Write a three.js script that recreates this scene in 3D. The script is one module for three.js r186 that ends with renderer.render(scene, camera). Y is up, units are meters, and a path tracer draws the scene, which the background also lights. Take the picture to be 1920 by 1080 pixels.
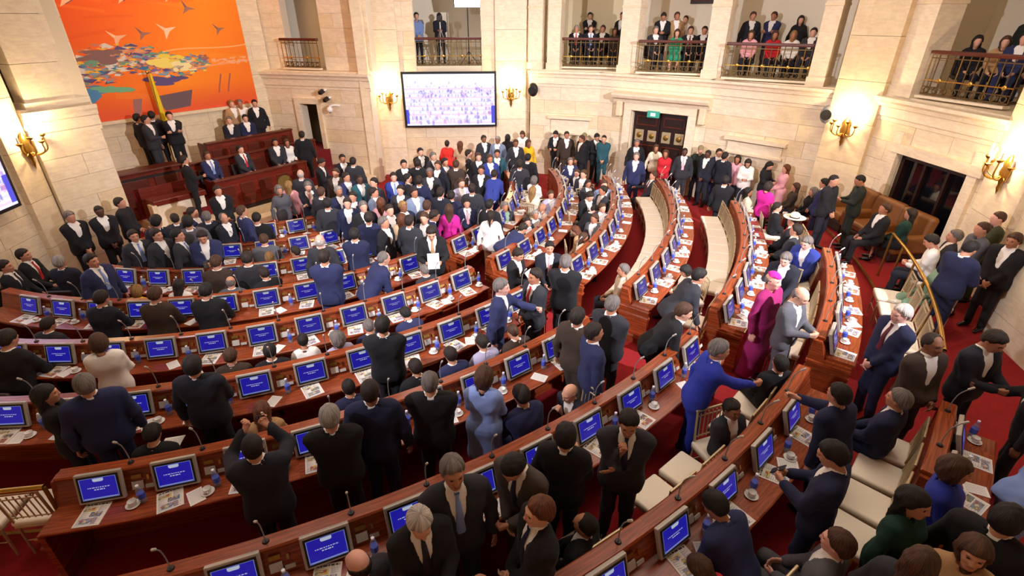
import * as THREE from 'three';
import { mergeGeometries } from 'three/addons/utils/BufferGeometryUtils.js';
import { RoundedBoxGeometry } from 'three/addons/geometries/RoundedBoxGeometry.js';
import { RectAreaLightUniformsLib } from 'three/addons/lights/RectAreaLightUniformsLib.js';

// ------------------------------------------------------------------ camera, lights, exposure
RectAreaLightUniformsLib.init();
const scene = new THREE.Scene();
const renderer = new THREE.WebGLRenderer({ antialias: true });
renderer.toneMapping = THREE.LinearToneMapping;
renderer.toneMappingExposure = 0.93;
renderer.shadowMap.enabled = true;
const FOCAL = 961, PITCH = Math.atan(0.531), EYE = 5.3, CP = Math.cos(PITCH), SP = Math.sin(PITCH);
const camera = new THREE.PerspectiveCamera(2 * Math.atan(540 / FOCAL) * 180 / Math.PI, 16 / 9, 0.1, 200);
camera.position.set(0, EYE, 0);
camera.rotation.x = -PITCH;
scene.background = new THREE.Color(0x000000);

// ceiling laylights: soft warm white from above
const CEIL = 8.8;
const LAYLIGHTS = [[-3.8, 5.9], [3.8, 5.9], [-3.8, 12.8], [3.8, 11.9]];
for (const [x, d] of LAYLIGHTS) {
  const l = new THREE.RectAreaLight(new THREE.Color(1, 0.91, 0.82), 3.0, 4.0, 3.1);
  l.position.set(x, CEIL - 0.16, -d); l.rotation.x = -Math.PI / 2; scene.add(l);
}
// press floodlights clamped to the gallery behind the photographer, aimed at the far side of the hall
const FLOODS = [[7.7, 6.9, 2.0, -1.4, 0.7, 16.0, 800], [-6.6, 7.5, 1.4, 4.1, 0.6, 15.1, 430]];
for (const [x, y, d, tx, ty, td, power] of FLOODS) {
  const s = new THREE.SpotLight(new THREE.Color(0.95, 0.92, 1.0), power, 0, 0.62, 0.55, 2);
  s.position.set(x, y, -d); s.target.position.set(tx, ty, -td); s.castShadow = true; s.shadow.radius = 6;
  s.shadow.mapSize.set(2048, 2048); s.shadow.camera.near = 0.3; s.shadow.camera.far = 40; scene.add(s, s.target);
}

// ------------------------------------------------------------------ helpers
let SEED = 7;
const rnd = () => { SEED = (SEED + 0x6d2b79f5) | 0; let t = Math.imul(SEED ^ (SEED >>> 15), 1 | SEED); t = (t + Math.imul(t ^ (t >>> 7), 61 | t)) ^ t; return ((t ^ (t >>> 14)) >>> 0) / 4294967296; };
const rr = (a, b) => a + (b - a) * rnd();
const RAD = Math.PI / 180;
const V3 = (x, y, z) => new THREE.Vector3(x, y, z);
// a photograph pixel gives a direction: drop per unit and advance per unit
const dropOf = (py) => (py - 540) * CP + FOCAL * SP, fwdOf = (py) => FOCAL * CP - (py - 540) * SP;
const ground = (px, py, h = 0) => { const k = (EYE - h) / dropOf(py); return [(px - 960) * k, fwdOf(py) * k]; };   // [x, depth] where the ray meets height h
function onWall(px, py, A, B) {            // [distance along A-B, height] where the ray meets the upright plane through A and B
  const L = Math.hypot(B[0] - A[0], B[1] - A[1]), ux = (B[0] - A[0]) / L, ud = (B[1] - A[1]) / L, X = px - 960, W = fwdOf(py);
  const k = (A[0] * ud - A[1] * ux) / (X * ud - W * ux);
  return [(k * X - A[0]) * ux + (k * W - A[1]) * ud, EYE - k * dropOf(py)];
}
const names = new Map();
function numbered(n) { const k = names.get(n) || 0; names.set(n, k + 1); return k ? n + '_' + String(k).padStart(3, '0') : n; }
function tag(o, label, category, group) { o.userData.label = label; o.userData.category = category; if (group) o.userData.group = group; return o; }
function thing(name, label, category, x, y, d, turn = 0, group) {
  const g = new THREE.Group(); g.name = numbered(name); g.position.set(x, y, -d); g.rotation.y = turn; scene.add(g);
  return tag(g, label, category, group);
}
function structure(name, parent) { const g = new THREE.Group(); g.name = numbered(name); g.userData.kind = 'structure'; (parent || scene).add(g); return g; }
function part(parent, name, geo, mat, x = 0, y = 0, z = 0, rx = 0, ry = 0, rz = 0) {
  const m = new THREE.Mesh(geo, mat); m.name = name; m.position.set(x, y, z); m.rotation.set(rx, ry, rz); m.castShadow = m.receiveShadow = true; parent.add(m); return m;
}
const geoCache = new Map();
const cached = (key, make) => { if (!geoCache.has(key)) geoCache.set(key, make()); return geoCache.get(key); };
const q = (v) => Math.round(v * 1000) / 1000;
function boxUV(g) {                          // uv in metres from the position, by the way each face points
  const p = g.attributes.position, n = g.attributes.normal, uv = new Float32Array(p.count * 2);
  for (let i = 0; i < p.count; i++) {
    const ax = Math.abs(n.getX(i)), ay = Math.abs(n.getY(i)), az = Math.abs(n.getZ(i));
    if (ay >= ax && ay >= az) { uv[2 * i] = p.getX(i); uv[2 * i + 1] = p.getZ(i); } else if (ax >= az) { uv[2 * i] = p.getZ(i); uv[2 * i + 1] = p.getY(i); } else { uv[2 * i] = p.getX(i); uv[2 * i + 1] = p.getY(i); }
  }
  g.setAttribute('uv', new THREE.BufferAttribute(uv, 2)); return g;
}
const bx = (w, h, d) => cached(`b${q(w)},${q(h)},${q(d)}`, () => boxUV(new THREE.BoxGeometry(w, h, d)));
const rbx = (w, h, d, r = 0.02, s = 2) => cached(`r${q(w)},${q(h)},${q(d)},${r},${s}`, () => boxUV(new RoundedBoxGeometry(w, h, d, s, Math.min(r, w / 2.01, h / 2.01, d / 2.01))));
const cyl = (r0, r1, h, n = 14) => cached(`c${q(r0)},${q(r1)},${q(h)},${n}`, () => new THREE.CylinderGeometry(r0, r1, h, n));
const sph = (r, w = 14, h = 10) => cached(`s${q(r)},${w},${h}`, () => new THREE.SphereGeometry(r, w, h));
const moved = (g, x, y, z, rx = 0, ry = 0, rz = 0, sx = 1, sy = 1, sz = 1) => { const c = g.clone(); c.applyMatrix4(new THREE.Matrix4().compose(V3(x, y, z), new THREE.Quaternion().setFromEuler(new THREE.Euler(rx, ry, rz)), V3(sx, sy, sz))); return c; };
const merge = (list) => mergeGeometries(list.map((g) => { const c = g.index ? g.toNonIndexed() : g.clone(); for (const k of Object.keys(c.attributes)) if (!['position', 'normal', 'uv'].includes(k)) c.deleteAttribute(k); if (!c.attributes.uv) c.setAttribute('uv', new THREE.BufferAttribute(new Float32Array(c.attributes.position.count * 2), 2)); return c; }));
const lathe = (pts, n = 20) => new THREE.LatheGeometry(pts.map(([x, y]) => new THREE.Vector2(x, y)), n);
function tube(pts, r, seg = 16, rad = 6) { return new THREE.TubeGeometry(new THREE.CatmullRomCurve3(pts.map((p) => V3(...p))), seg, r, rad); }
function extrude(profile, length) {          // profile [[z, y], ...] swept along +x
  const s = new THREE.Shape(profile.map(([z, y]) => new THREE.Vector2(z, y)));
  const g = new THREE.ExtrudeGeometry(s, { depth: length, bevelEnabled: false });
  g.applyMatrix4(new THREE.Matrix4().makeBasis(V3(0, 0, 1), V3(0, 1, 0), V3(1, 0, 0)));   // shape x -> z, extrusion -> x (mirrored)
  const p = g.attributes.position; for (let i = 0; i < p.count; i += 3) for (const a of [g.attributes.position, g.attributes.normal]) { const t = [a.getX(i + 1), a.getY(i + 1), a.getZ(i + 1)]; a.setXYZ(i + 1, a.getX(i + 2), a.getY(i + 2), a.getZ(i + 2)); a.setXYZ(i + 2, ...t); }
  g.computeVertexNormals(); return boxUV(g);
}

// ------------------------------------------------------------------ procedural textures and materials
function noiseGrid(n, seed) { let s = seed; const r = () => { s = (Math.imul(s, 1664525) + 1013904223) | 0; return (s >>> 0) / 4294967296; }; const a = new Float32Array(n * n); for (let i = 0; i < n * n; i++) a[i] = r(); return a; }
function tile(a, n, x, y) { x = ((x % n) + n) % n; y = ((y % n) + n) % n; const i = Math.floor(x), j = Math.floor(y), u = x - i, v = y - j, i1 = (i + 1) % n, j1 = (j + 1) % n, f = u * u * (3 - 2 * u), g = v * v * (3 - 2 * v); return (a[j * n + i] * (1 - f) + a[j * n + i1] * f) * (1 - g) + (a[j1 * n + i] * (1 - f) + a[j1 * n + i1] * f) * g; }
function dataTex(n, fn, srgb = true) {
  const d = new Uint8Array(n * n * 4);
  for (let y = 0; y < n; y++) for (let x = 0; x < n; x++) { const c = fn(x / n, y / n); const o = (y * n + x) * 4; for (let k = 0; k < 3; k++) d[o + k] = Math.max(0, Math.min(255, c[k])); d[o + 3] = 255; }
  const t = new THREE.DataTexture(d, n, n); t.wrapS = t.wrapT = THREE.RepeatWrapping; t.magFilter = THREE.LinearFilter; t.minFilter = THREE.LinearMipmapLinearFilter; t.generateMipmaps = true; if (srgb) t.colorSpace = THREE.SRGBColorSpace; t.needsUpdate = true; return t;
}
const N16 = noiseGrid(16, 3), N64 = noiseGrid(64, 11), N128 = noiseGrid(128, 29);
const fbm = (u, v) => 0.5 * tile(N16, 16, u * 16, v * 16) + 0.3 * tile(N64, 64, u * 64, v * 64) + 0.2 * tile(N128, 128, u * 128, v * 128);
const stoneTex = dataTex(256, (u, v) => { const a = fbm(u, v) - 0.5, b = tile(N64, 64, u * 12, v * 52) - 0.5, k = 1 + 0.1 * a + 0.05 * b; return [243 * k, (234 + 6 * b) * k, (218 + 14 * a) * k]; });
const woodTex = dataTex(256, (u, v) => { const w = tile(N16, 16, u * 4, v * 16), g = tile(N128, 128, u * 6, v * 128), s = Math.sin((v * 26 + w * 2.4) * 6.28) * 0.5 + 0.5, k = 0.72 + 0.26 * g + 0.14 * s; return [225 * k, 225 * k, 225 * k]; });
const carpetTex = dataTex(256, (u, v) => { const k = 0.78 + 0.22 * tile(N128, 128, u * 128, v * 128) + 0.12 * (fbm(u, v) - 0.5); return [255 * k, 255 * k, 255 * k]; });
const strandTex = dataTex(256, (u, v) => { const k = 0.55 + 0.55 * tile(N128, 128, u * 128, v * 5 + 3) * (0.7 + 0.5 * tile(N64, 64, u * 32, v * 3)); return [255 * k, 250 * k, 244 * k]; });
const rep = (t, s, ox = 0, oy = 0) => { const c = t.clone(); c.repeat.set(s, s); c.offset.set(ox, oy); c.needsUpdate = true; return c; };
const std = (color, rough = 0.8, o = {}) => new THREE.MeshStandardMaterial({ color, roughness: rough, ...o });
const stoneA = rep(stoneTex, 0.55, 0.1, 0.2), stoneB = rep(stoneTex, 0.42, 0.55, 0.7), stoneC = rep(stoneTex, 0.7, 0.33, 0.9);
const M = {
  stone: [std(0xf5ecdc, 0.62, { map: stoneA }), std(0xf2e6d0, 0.6, { map: stoneB }), std(0xf6eee0, 0.64, { map: stoneC }), std(0xf0e2c8, 0.62, { map: stoneA }), std(0xf4eada, 0.6, { map: stoneC })],
  mortar: std(0xdccdb4, 0.95), plaster: std(0xf0e6d0, 0.9), plasterWarm: std(0xe8d7b0, 0.9),
  carpet: std(0xa01218, 0.98, { map: rep(carpetTex, 1.6) }), carpetDark: std(0x7d0f16, 0.98, { map: rep(carpetTex, 1.6) }),
  wood: std(0xac5029, 0.27, { map: rep(woodTex, 0.9) }), woodLight: std(0xc06a36, 0.3, { map: rep(woodTex, 0.9, 0.3, 0.4) }), woodDark: std(0x6a2a18, 0.34, { map: rep(woodTex, 0.9, 0.6, 0.1) }), mahogany: std(0x86301e, 0.3, { map: rep(woodTex, 0.8, 0.2, 0.8) }),
  woodBlack: std(0x2c120d, 0.4, { map: rep(woodTex, 0.9, 0.5, 0.5) }),
  brass: std(0xc9a24e, 0.3, { metalness: 1 }), brassOld: std(0x9c7a3a, 0.42, { metalness: 0.9 }), bronze: std(0x6b5738, 0.45, { metalness: 0.8 }), champagne: std(0xcbb994, 0.35, { metalness: 0.55 }), silverPaint: std(0xb9b4ad, 0.4, { metalness: 0.3 }),
  cream: std(0xf4e9d6, 0.7), black: std(0x101012, 0.45), blackMatt: std(0x141416, 0.85), grey: std(0x8d8d8f, 0.5), greyLight: std(0xc4c0b8, 0.5), white: std(0xf2f0ec, 0.55), rubber: std(0x1a1a1a, 0.9), chrome: std(0xc8c8cc, 0.22, { metalness: 1 }),
  leather: std(0x7a4a1e, 0.5), leatherDark: std(0x2a1a14, 0.55), glassDark: new THREE.MeshPhysicalMaterial({ color: 0x0b0c10, roughness: 0.08, clearcoat: 1 }),
  bulb: std(0xfff1d8, 0.5, { emissive: 0xffd9a0, emissiveIntensity: 9 }), water: new THREE.MeshPhysicalMaterial({ color: 0xe6eefc, roughness: 0.08, transmission: 0.85, thickness: 0, ior: 1.33 }), bottleLabel: std(0x3c56c8, 0.5), capBlue: std(0xe9ecff, 0.5),
};

// ------------------------------------------------------------------ the hall: walls of limestone blocks
// plan points [x, depth] in metres; every run goes so that the room lies on its visible side
const PL0 = [-9.05, 2.01], PL1 = [-9.87, 10.5], PIER0 = [-9.64, 10.5], PIER1 = [-9.14, 11.7];
const NICHE = [-6.95, 14.8], NT = [0.5888, 0.8083], NN = [-0.8083, 0.5888];           // middle of the niche's mouth, along it, into it
const nichePt = (s, d) => [NICHE[0] + NT[0] * s + NN[0] * d, NICHE[1] + NT[1] * s + NN[1] * d];
const NICHE_DEPTH = 3.93, NICHE_TURN = Math.atan2(NT[1], NT[0]);
const WING0 = nichePt(2.52, 3.95), WING1 = [-4.71, 18.1], TV0 = [-4.84, 19.3], TV1 = [0.64, 19.7];
const ARC = [[0.658, 19.4], [3.02, 18.6], [6.03, 16.4], [8.41, 14]];
const PILR0 = [8.32, 13.9], PILR1 = [8.88, 12.9], R1 = [9.19, 11.3], R2 = [9.19, 9.64], R3 = [8.91, 8.5], PILN0 = [8.23, 7.45], PILN1 = [7.81, 5.67], NEARR = [6.76, -2.19], NEARL = [-6.76, -2.19];
const CORN = 3.61, GALLERY = 3.66;
const runOf = (A, B) => { const L = Math.hypot(B[0] - A[0], B[1] - A[1]); return { L, turn: Math.atan2(B[1] - A[1], B[0] - A[0]) }; };
function wallRun(name, A, B, y0, y1, { holes = [], thick = 0.32, course = 0.43, len = 1.05, blocks = true, mats = M.stone, core = M.mortar } = {}) {
  const { L, turn } = runOf(A, B), g = structure(name); g.position.set(A[0], 0, -A[1]); g.rotation.y = turn;
  const us = [...new Set([0, L, ...holes.flatMap((h) => [h[0], h[1]])])].sort((a, b) => a - b), vs = [...new Set([y0, y1, ...holes.flatMap((h) => [h[2], h[3]])])].sort((a, b) => a - b), geos = [];
  for (let i = 0; i + 1 < us.length; i++) for (let j = 0; j + 1 < vs.length; j++) {
    const u = (us[i] + us[i + 1]) / 2, v = (vs[j] + vs[j + 1]) / 2;
    if (holes.some((h) => u > h[0] && u < h[1] && v > h[2] && v < h[3])) continue;
    geos.push(moved(new THREE.BoxGeometry(us[i + 1] - us[i], vs[j + 1] - vs[j], thick), u, v, -thick / 2));
  }
  part(g, 'wall_core', boxUV(merge(geos)), blocks ? core : mats[0]);
  if (blocks) {
    const n = Math.max(1, Math.round((y1 - y0) / course)), h = (y1 - y0) / n;
    for (let c = 0; c < n; c++) {
      const v0 = y0 + c * h, v1 = v0 + h;
      let free = [[0, L]];
      for (const o of holes) if (Math.min(v1, o[3]) - Math.max(v0, o[2]) > 0.04) free = free.flatMap(([a, b]) => (o[0] >= b || o[1] <= a ? [[a, b]] : [[a, o[0]], [o[1], b]])).filter(([a, b]) => b - a > 0.06);
      for (const [a, b] of free) {
        let u = a, first = true;
        while (u < b - 0.01) {
          let w = first && c % 2 ? len * 0.5 : len * rr(0.85, 1.15); first = false;
          if (b - u - w < 0.35) w = b - u;
          w = Math.min(w, b - u);
          part(g, 'stone_block', bx(Math.round((w - 0.008) * 50) / 50, h - 0.009, 0.04), mats[Math.floor(rnd() * mats.length)], u + w / 2, v0 + h / 2, rr(-0.004, 0.004));
          u += w;
        }
      }
    }
  }
  return g;
}
function cornice(name, A, B, y1 = CORN, depth = 0.22, mat = M.stone[2], ext = 0.05) {
  const { L, turn } = runOf(A, B), g = structure(name); g.position.set(A[0], 0, -A[1]); g.rotation.y = turn;
  const prof = [[0, y1], [depth, y1], [depth, y1 - 0.07], [depth * 0.72, y1 - 0.12], [depth * 0.62, y1 - 0.2], [depth * 0.4, y1 - 0.22], [depth * 0.36, y1 - 0.42], [depth * 0.2, y1 - 0.44], [depth * 0.2, y1 - 0.52], [0, y1 - 0.54]];
  part(g, 'moulding', extrude(prof, L + 2 * ext), mat, -ext, 0, 0);
  return g;
}
function pilaster(name, A, B, y0, y1, proud, mats = M.stone) {
  const { L, turn } = runOf(A, B), g = structure(name); g.position.set(A[0], 0, -A[1]); g.rotation.y = turn;
  const n = Math.round((y1 - y0) / 0.94), h = (y1 - y0) / n;
  for (let i = 0; i < n; i++) part(g, 'stone_drum', bx(L, h - 0.008, proud + 0.3), mats[Math.floor(rnd() * mats.length)], L / 2, y0 + h * (i + 0.5), proud / 2 - 0.15);
  part(g, 'base_moulding', bx(L + 0.1, 0.16, proud + 0.4), M.stone[2], L / 2, y0 + 0.08, proud / 2 - 0.15);
  return g;
}
const along = (A, B, t) => [A[0] + (B[0] - A[0]) * t, A[1] + (B[1] - A[1]) * t];
const offsetPt = (A, B, P, out) => { const { L } = runOf(A, B), ux = (B[0] - A[0]) / L, ud = (B[1] - A[1]) / L; return [P[0] + ud * out, P[1] - ux * out]; };
const shifted = (A, B, out) => [offsetPt(A, B, A, out), offsetPt(A, B, B, out)];

// floor slab, ceiling and outer shell
{
  const f = structure('floor'); part(f, 'carpet', boxUV(new THREE.BoxGeometry(32, 0.2, 32)), M.carpet, -1, -0.1, -11.5);
  const c = structure('ceiling'); part(c, 'plaster_vault', bx(32, 0.3, 32), M.plaster, -1, CEIL + 0.15, -11.5);
  for (const [x, d] of LAYLIGHTS) {
    const l = thing('ceiling_laylight', 'large framed glass laylight glowing in the ceiling', 'ceiling light', x, CEIL, d, 0, 'ceiling laylights');
    part(l, 'frame', merge([moved(bx(4.4, 0.1, 0.2), 0, -0.05, 1.65), moved(bx(4.4, 0.1, 0.2), 0, -0.05, -1.65), moved(bx(0.2, 0.1, 3.5), 2.1, -0.05, 0), moved(bx(0.2, 0.1, 3.5), -2.1, -0.05, 0)]), M.white);
    part(l, 'diffuser', bx(4.0, 0.04, 3.1), std(0xfff2e0, 0.9, { emissive: 0xffe6c8, emissiveIntensity: 2 }), 0, -0.06, 0);
  }
  for (const [n, A, B] of [['wall_outer_back', [-17, 27], [15, 27]], ['wall_outer_east', [15, 27], [15, -4]], ['wall_outer_front', [15, -4], [-17, -4]], ['wall_outer_west', [-17, -4], [-17, 27]]]) wallRun(n, A, B, 0, CEIL, { blocks: false, mats: [M.plaster] });
}
// near part of the hall, beside and behind the photographer
wallRun('wall_near_west', NEARL, PL0, 0, CORN, { blocks: false, mats: [M.stone[0]] });
wallRun('wall_near_east', PILN1, NEARR, 0, CORN, { blocks: false, mats: [M.stone[0]] });
wallRun('wall_front', NEARR, NEARL, 0, CORN, { blocks: false, mats: [M.stone[0]] });

// west wall with its wall screen, pilaster and the pier beside the niche
wallRun('wall_left', PL0, PL1, 0, CEIL, { holes: [[5.67, 7.68, 3.66, 7.8]] });
{
  const { L } = runOf(PL0, PL1);
  pilaster('trim_1', along(PL0, PL1, (L - 0.62) / L), PL1, 0, CEIL, 0.14);
  wallRun('wall_pier_west', PIER0, PIER1, 0, CORN - 0.06, { len: 1.5 });
  cornice('trim_2', PIER0, PIER1, CORN, 0.1);
  wallRun('wall_pier_west_return', PIER1, nichePt(-3.84, NICHE_DEPTH), 0, CEIL, {});
  const [u0, u1] = [offsetPt(PIER0, PIER1, along(PIER0, PIER1, 0.12), -0.1), offsetPt(PIER0, PIER1, along(PIER0, PIER1, 0.98), -0.1)];
  pilaster('trim_3', u0, u1, CORN, CEIL, 0.05);
}
// the niche: rear wall with the mural, its two sides
wallRun('wall_niche', nichePt(-4.5, NICHE_DEPTH), nichePt(2.83, NICHE_DEPTH), 0, CEIL, { mats: [M.stone[1], M.stone[3]] });
// wing wall with the side doorway
const wingDoor = [onWall(573, 240, WING0, WING1)[0], onWall(604, 240, WING0, WING1)[0]];
const wingBox = [onWall(530, 110, WING0, WING1)[0], onWall(598, 110, WING0, WING1)[0]];
wallRun('wall_wing', WING0, WING1, 0, CORN - 0.05, { holes: [[wingDoor[0], wingDoor[1], 0, 2.6]] });
cornice('trim_4', WING0, WING1, CORN, 0.16);
wallRun('wall_wing_upper', ...shifted(WING0, WING1, -0.35), GALLERY, CEIL, { holes: [[wingBox[0], wingBox[1], GALLERY, 6.6]] });
wallRun('wall_wing_return', WING1, [WING1[0] - 0.05, TV0[1] + 0.1], 0, CEIL, { blocks: false, mats: [M.stone[1]] });
// wall of the big screen
const tvHole = [onWall(776, 60, TV0, TV1)[0], onWall(902, 60, TV0, TV1)[0]];
wallRun('wall_screen', TV0, TV1, 0, CEIL, { holes: [[tvHole[0], tvHole[1], GALLERY + 0.05, 7.3]] });
{
  const a = [onWall(703, 200, TV0, TV1)[0], onWall(757, 200, TV0, TV1)[0]], b = [onWall(930, 200, TV0, TV1)[0], onWall(985, 200, TV0, TV1)[0]], { L } = runOf(TV0, TV1);
  pilaster('trim_5', along(TV0, TV1, a[0] / L), along(TV0, TV1, a[1] / L), 0, CEIL, 0.12);
  pilaster('trim_6', along(TV0, TV1, b[0] / L), along(TV0, TV1, b[1] / L), 0, CEIL, 0.12);
}
// curved back wall in three runs; the middle one has the double door
const doorU = [onWall(1180, 280, ARC[1], ARC[2])[0], onWall(1282, 280, ARC[1], ARC[2])[0]], DOOR_TOP = 2.51;
wallRun('wall_back_west', ARC[0], ARC[1], 0, CORN - 0.05);
wallRun('wall_back', ARC[1], ARC[2], 0, CORN - 0.05, { holes: [[doorU[0], doorU[1], 0, DOOR_TOP]] });
wallRun('wall_back_east', ARC[2], ARC[3], 0, CORN - 0.05);
for (let i = 0; i < 3; i++) { cornice('trim_' + (7 + i), ARC[i], ARC[i + 1], CORN + 0.02, 0.2); }
// big east pilaster and the east wall with its window
pilaster('trim_10', PILR0, PILR1, 0, CEIL, 0.16, [M.stone[1], M.stone[3]]);
const winU = [onWall(1672, 340, PILR1, R2)[0], onWall(1818, 340, PILR1, R2)[0]], winTop = onWall(1745, 305, PILR1, R2)[1], winSill = 0.96;
wallRun('wall_right', PILR1, R2, 0, CORN - 0.05, { holes: [[winU[0], winU[1], winSill, winTop]] });
cornice('trim_11', PILR1, R2, CORN + 0.02, 0.24);
pilaster('trim_12', R2, R3, 0, CEIL, 0.14);
wallRun('wall_right_near', R3, PILN0, 0, CEIL);
pilaster('trim_13', PILN0, PILN1, 0, CEIL, 0.2);

// gallery level: slab, piers, rear walls
const inner = [NEARL, PL0, PL1, PIER0, PIER1, nichePt(-3.84, 3.93), nichePt(2.56, 3.93), WING1, TV0, TV1, ...ARC, PILR0, PILR1, R1, R2, R3, PILN0, PILN1, NEARR];
{
  const s = new THREE.Shape([[-17, -4], [15, -4], [15, 27], [-17, 27]].map(([x, d]) => new THREE.Vector2(x, d)));
  s.holes.push(new THREE.Path(inner.map(([x, d]) => new THREE.Vector2(x, d))));
  const geo = new THREE.ExtrudeGeometry(s, { depth: 0.3, bevelEnabled: false }); geo.rotateX(-Math.PI / 2);
  const g = structure('floor_gallery'); part(g, 'slab', boxUV(geo), M.stone[0], 0, GALLERY - 0.3, 0);
}
const galleryBack = [shifted(TV0, TV1, -2.9), shifted(ARC[0], ARC[1], -2.75), shifted(ARC[1], ARC[2], -2.75), shifted(ARC[2], ARC[3], -2.75)];
wallRun('wall_gallery_screen', ...galleryBack[0], GALLERY, CEIL, { blocks: false, mats: [M.plaster] });
wallRun('wall_gallery_west', [galleryBack[0][1][0], galleryBack[0][1][1]], galleryBack[2][0], GALLERY, CEIL, { blocks: false, mats: [M.plasterWarm] });
wallRun('wall_gallery_back', galleryBack[2][0], galleryBack[2][1], GALLERY, CEIL, { blocks: false, mats: [M.plaster] });
wallRun('wall_gallery_east', galleryBack[2][1], [11.5, 13.9], GALLERY, CEIL, { blocks: false, mats: [M.plaster] });
wallRun('wall_gallery_far_east', [11.5, 13.95], [11.8, 4.6], GALLERY, CEIL, { blocks: false, mats: [M.plaster] });
wallRun('wall_gallery_wing', ...shifted(WING0, WING1, -1.5), GALLERY, CEIL, { blocks: false, mats: [M.plaster] });
wallRun('wall_gallery_left', [-11.5, 2.7], [-11.8, 11], GALLERY, CEIL, { blocks: false, mats: [M.plaster] });

// gallery piers: [left pixel, right pixel, run] at the gallery's edge
function pier(name, pxa, pxb, py, A, B, depth = 0.55, out = -0.02) {
  const ua = onWall(pxa, py, A, B)[0], ub = onWall(pxb, py, A, B)[0], { L } = runOf(A, B), g = structure(name), P = offsetPt(A, B, along(A, B, (ua + ub) / 2 / L), out);
  g.position.set(P[0], 0, -P[1]); g.rotation.y = runOf(A, B).turn;
  const w = ub - ua;
  part(g, 'shaft', bx(w * 0.9, CEIL - GALLERY - 0.22, depth), M.stone[2], 0, (CEIL + GALLERY + 0.22) / 2, -depth / 2);
  part(g, 'plinth', bx(w, 0.22, depth + 0.08), M.stone[0], 0, GALLERY + 0.11, -depth / 2);
  part(g, 'necking', bx(w * 0.96, 0.06, depth + 0.04), M.stone[1], 0, GALLERY + 1.9, -depth / 2);
}
let trimN = 14;
for (const [a, b, py, i] of [[988, 1017, 110, 0], [1024, 1050, 110, 0], [1157, 1192, 115, 1], [1316, 1354, 125, 1]]) pier('trim_' + trimN++, a, b, py, ARC[i], ARC[i + 1]);
pier('trim_' + trimN++, 1516, 1552, 130, ARC[2], ARC[3]);
pier('trim_' + trimN++, 1662, 1722, 130, PILR1, R2, 0.6, -0.05);

// whether a spot on the floor keeps clear of the walls
function clearOfWalls(x, d, m) {
  let inside = false;
  for (let i = 0, j = inner.length - 1; i < inner.length; j = i++) {
    const [xi, di] = inner[i], [xj, dj] = inner[j];
    if ((di > d) !== (dj > d) && x < (xj - xi) * (d - di) / (dj - di) + xi) inside = !inside;
    const L2 = (xj - xi) ** 2 + (dj - di) ** 2, t = Math.max(0, Math.min(1, ((x - xi) * (xj - xi) + (d - di) * (dj - di)) / L2));
    if (Math.hypot(x - xi - t * (xj - xi), d - di - t * (dj - di)) < m) return false;
  }
  return inside;
}

// ------------------------------------------------------------------ tiered platforms and curved desk rows round the rostrum
const CX = -6.5, CD = 13.9;                                    // centre of the circles
const ROW = ['H', 'G', 'F', 'E', 'D', 'C', 'B', 'A', 'Z', 'Y'];
const RADIUS = { H: 2.79, G: 3.94, F: 5.29, E: 6.61, D: 7.94, C: 9.28, B: 10.65, A: 12.08, Z: 13.49, Y: 14.88 };
const LEVEL = {}; ROW.forEach((k, i) => { LEVEL[k] = Math.max(0, (i - 1) * 0.07); });
const polar = (r, a) => [CX + r * Math.cos(a * RAD), CD - r * Math.sin(a * RAD)];
const polarOf = (x, d) => [Math.hypot(x - CX, CD - d), Math.atan2(CD - d, x - CX) / RAD];
// angular ranges (degrees) of the desk blocks: [row, from, to]
const BLOCKS = [
  ['H', 81, 50], ['G', 115, 47], ['F', 106, 43.8], ['E', 110, 45.2], ['D', 106, 43], ['C', 97, 43], ['B', 78.7, 44], ['A', 77, 41], ['Z', 60, 41],
  ['G', 38.5, -14], ['F', 38.5, -16], ['E', 38, -14], ['D', 39.2, -11.5], ['C', 35.8, -3.5], ['B', 37.2, 0], ['A', 37, 10.4], ['Z', 37.4, 22.6], ['Y', 45.4, 40.2],
];
const STEP_SPAN = { F: [112, -18], E: [114, -17], D: [109, -14], C: [100, -8], B: [94, -3], A: [92, 6], Z: [90, 7], Y: [90, 0] };
const SEAT = 0.655;
const PHASE = { H: [73.6, 12.8], G: [72.1, 9.6], F: [77.4, 6.9], E: [80.9, 5.6], D: [74.4, 4.8], C: [69.6, 4.12], B: [66.0, 3.5], A: [62.7, 3.32], Z: [48.0, 3.2] };   // one monitor's bearing and the pitch between monitors
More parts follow.
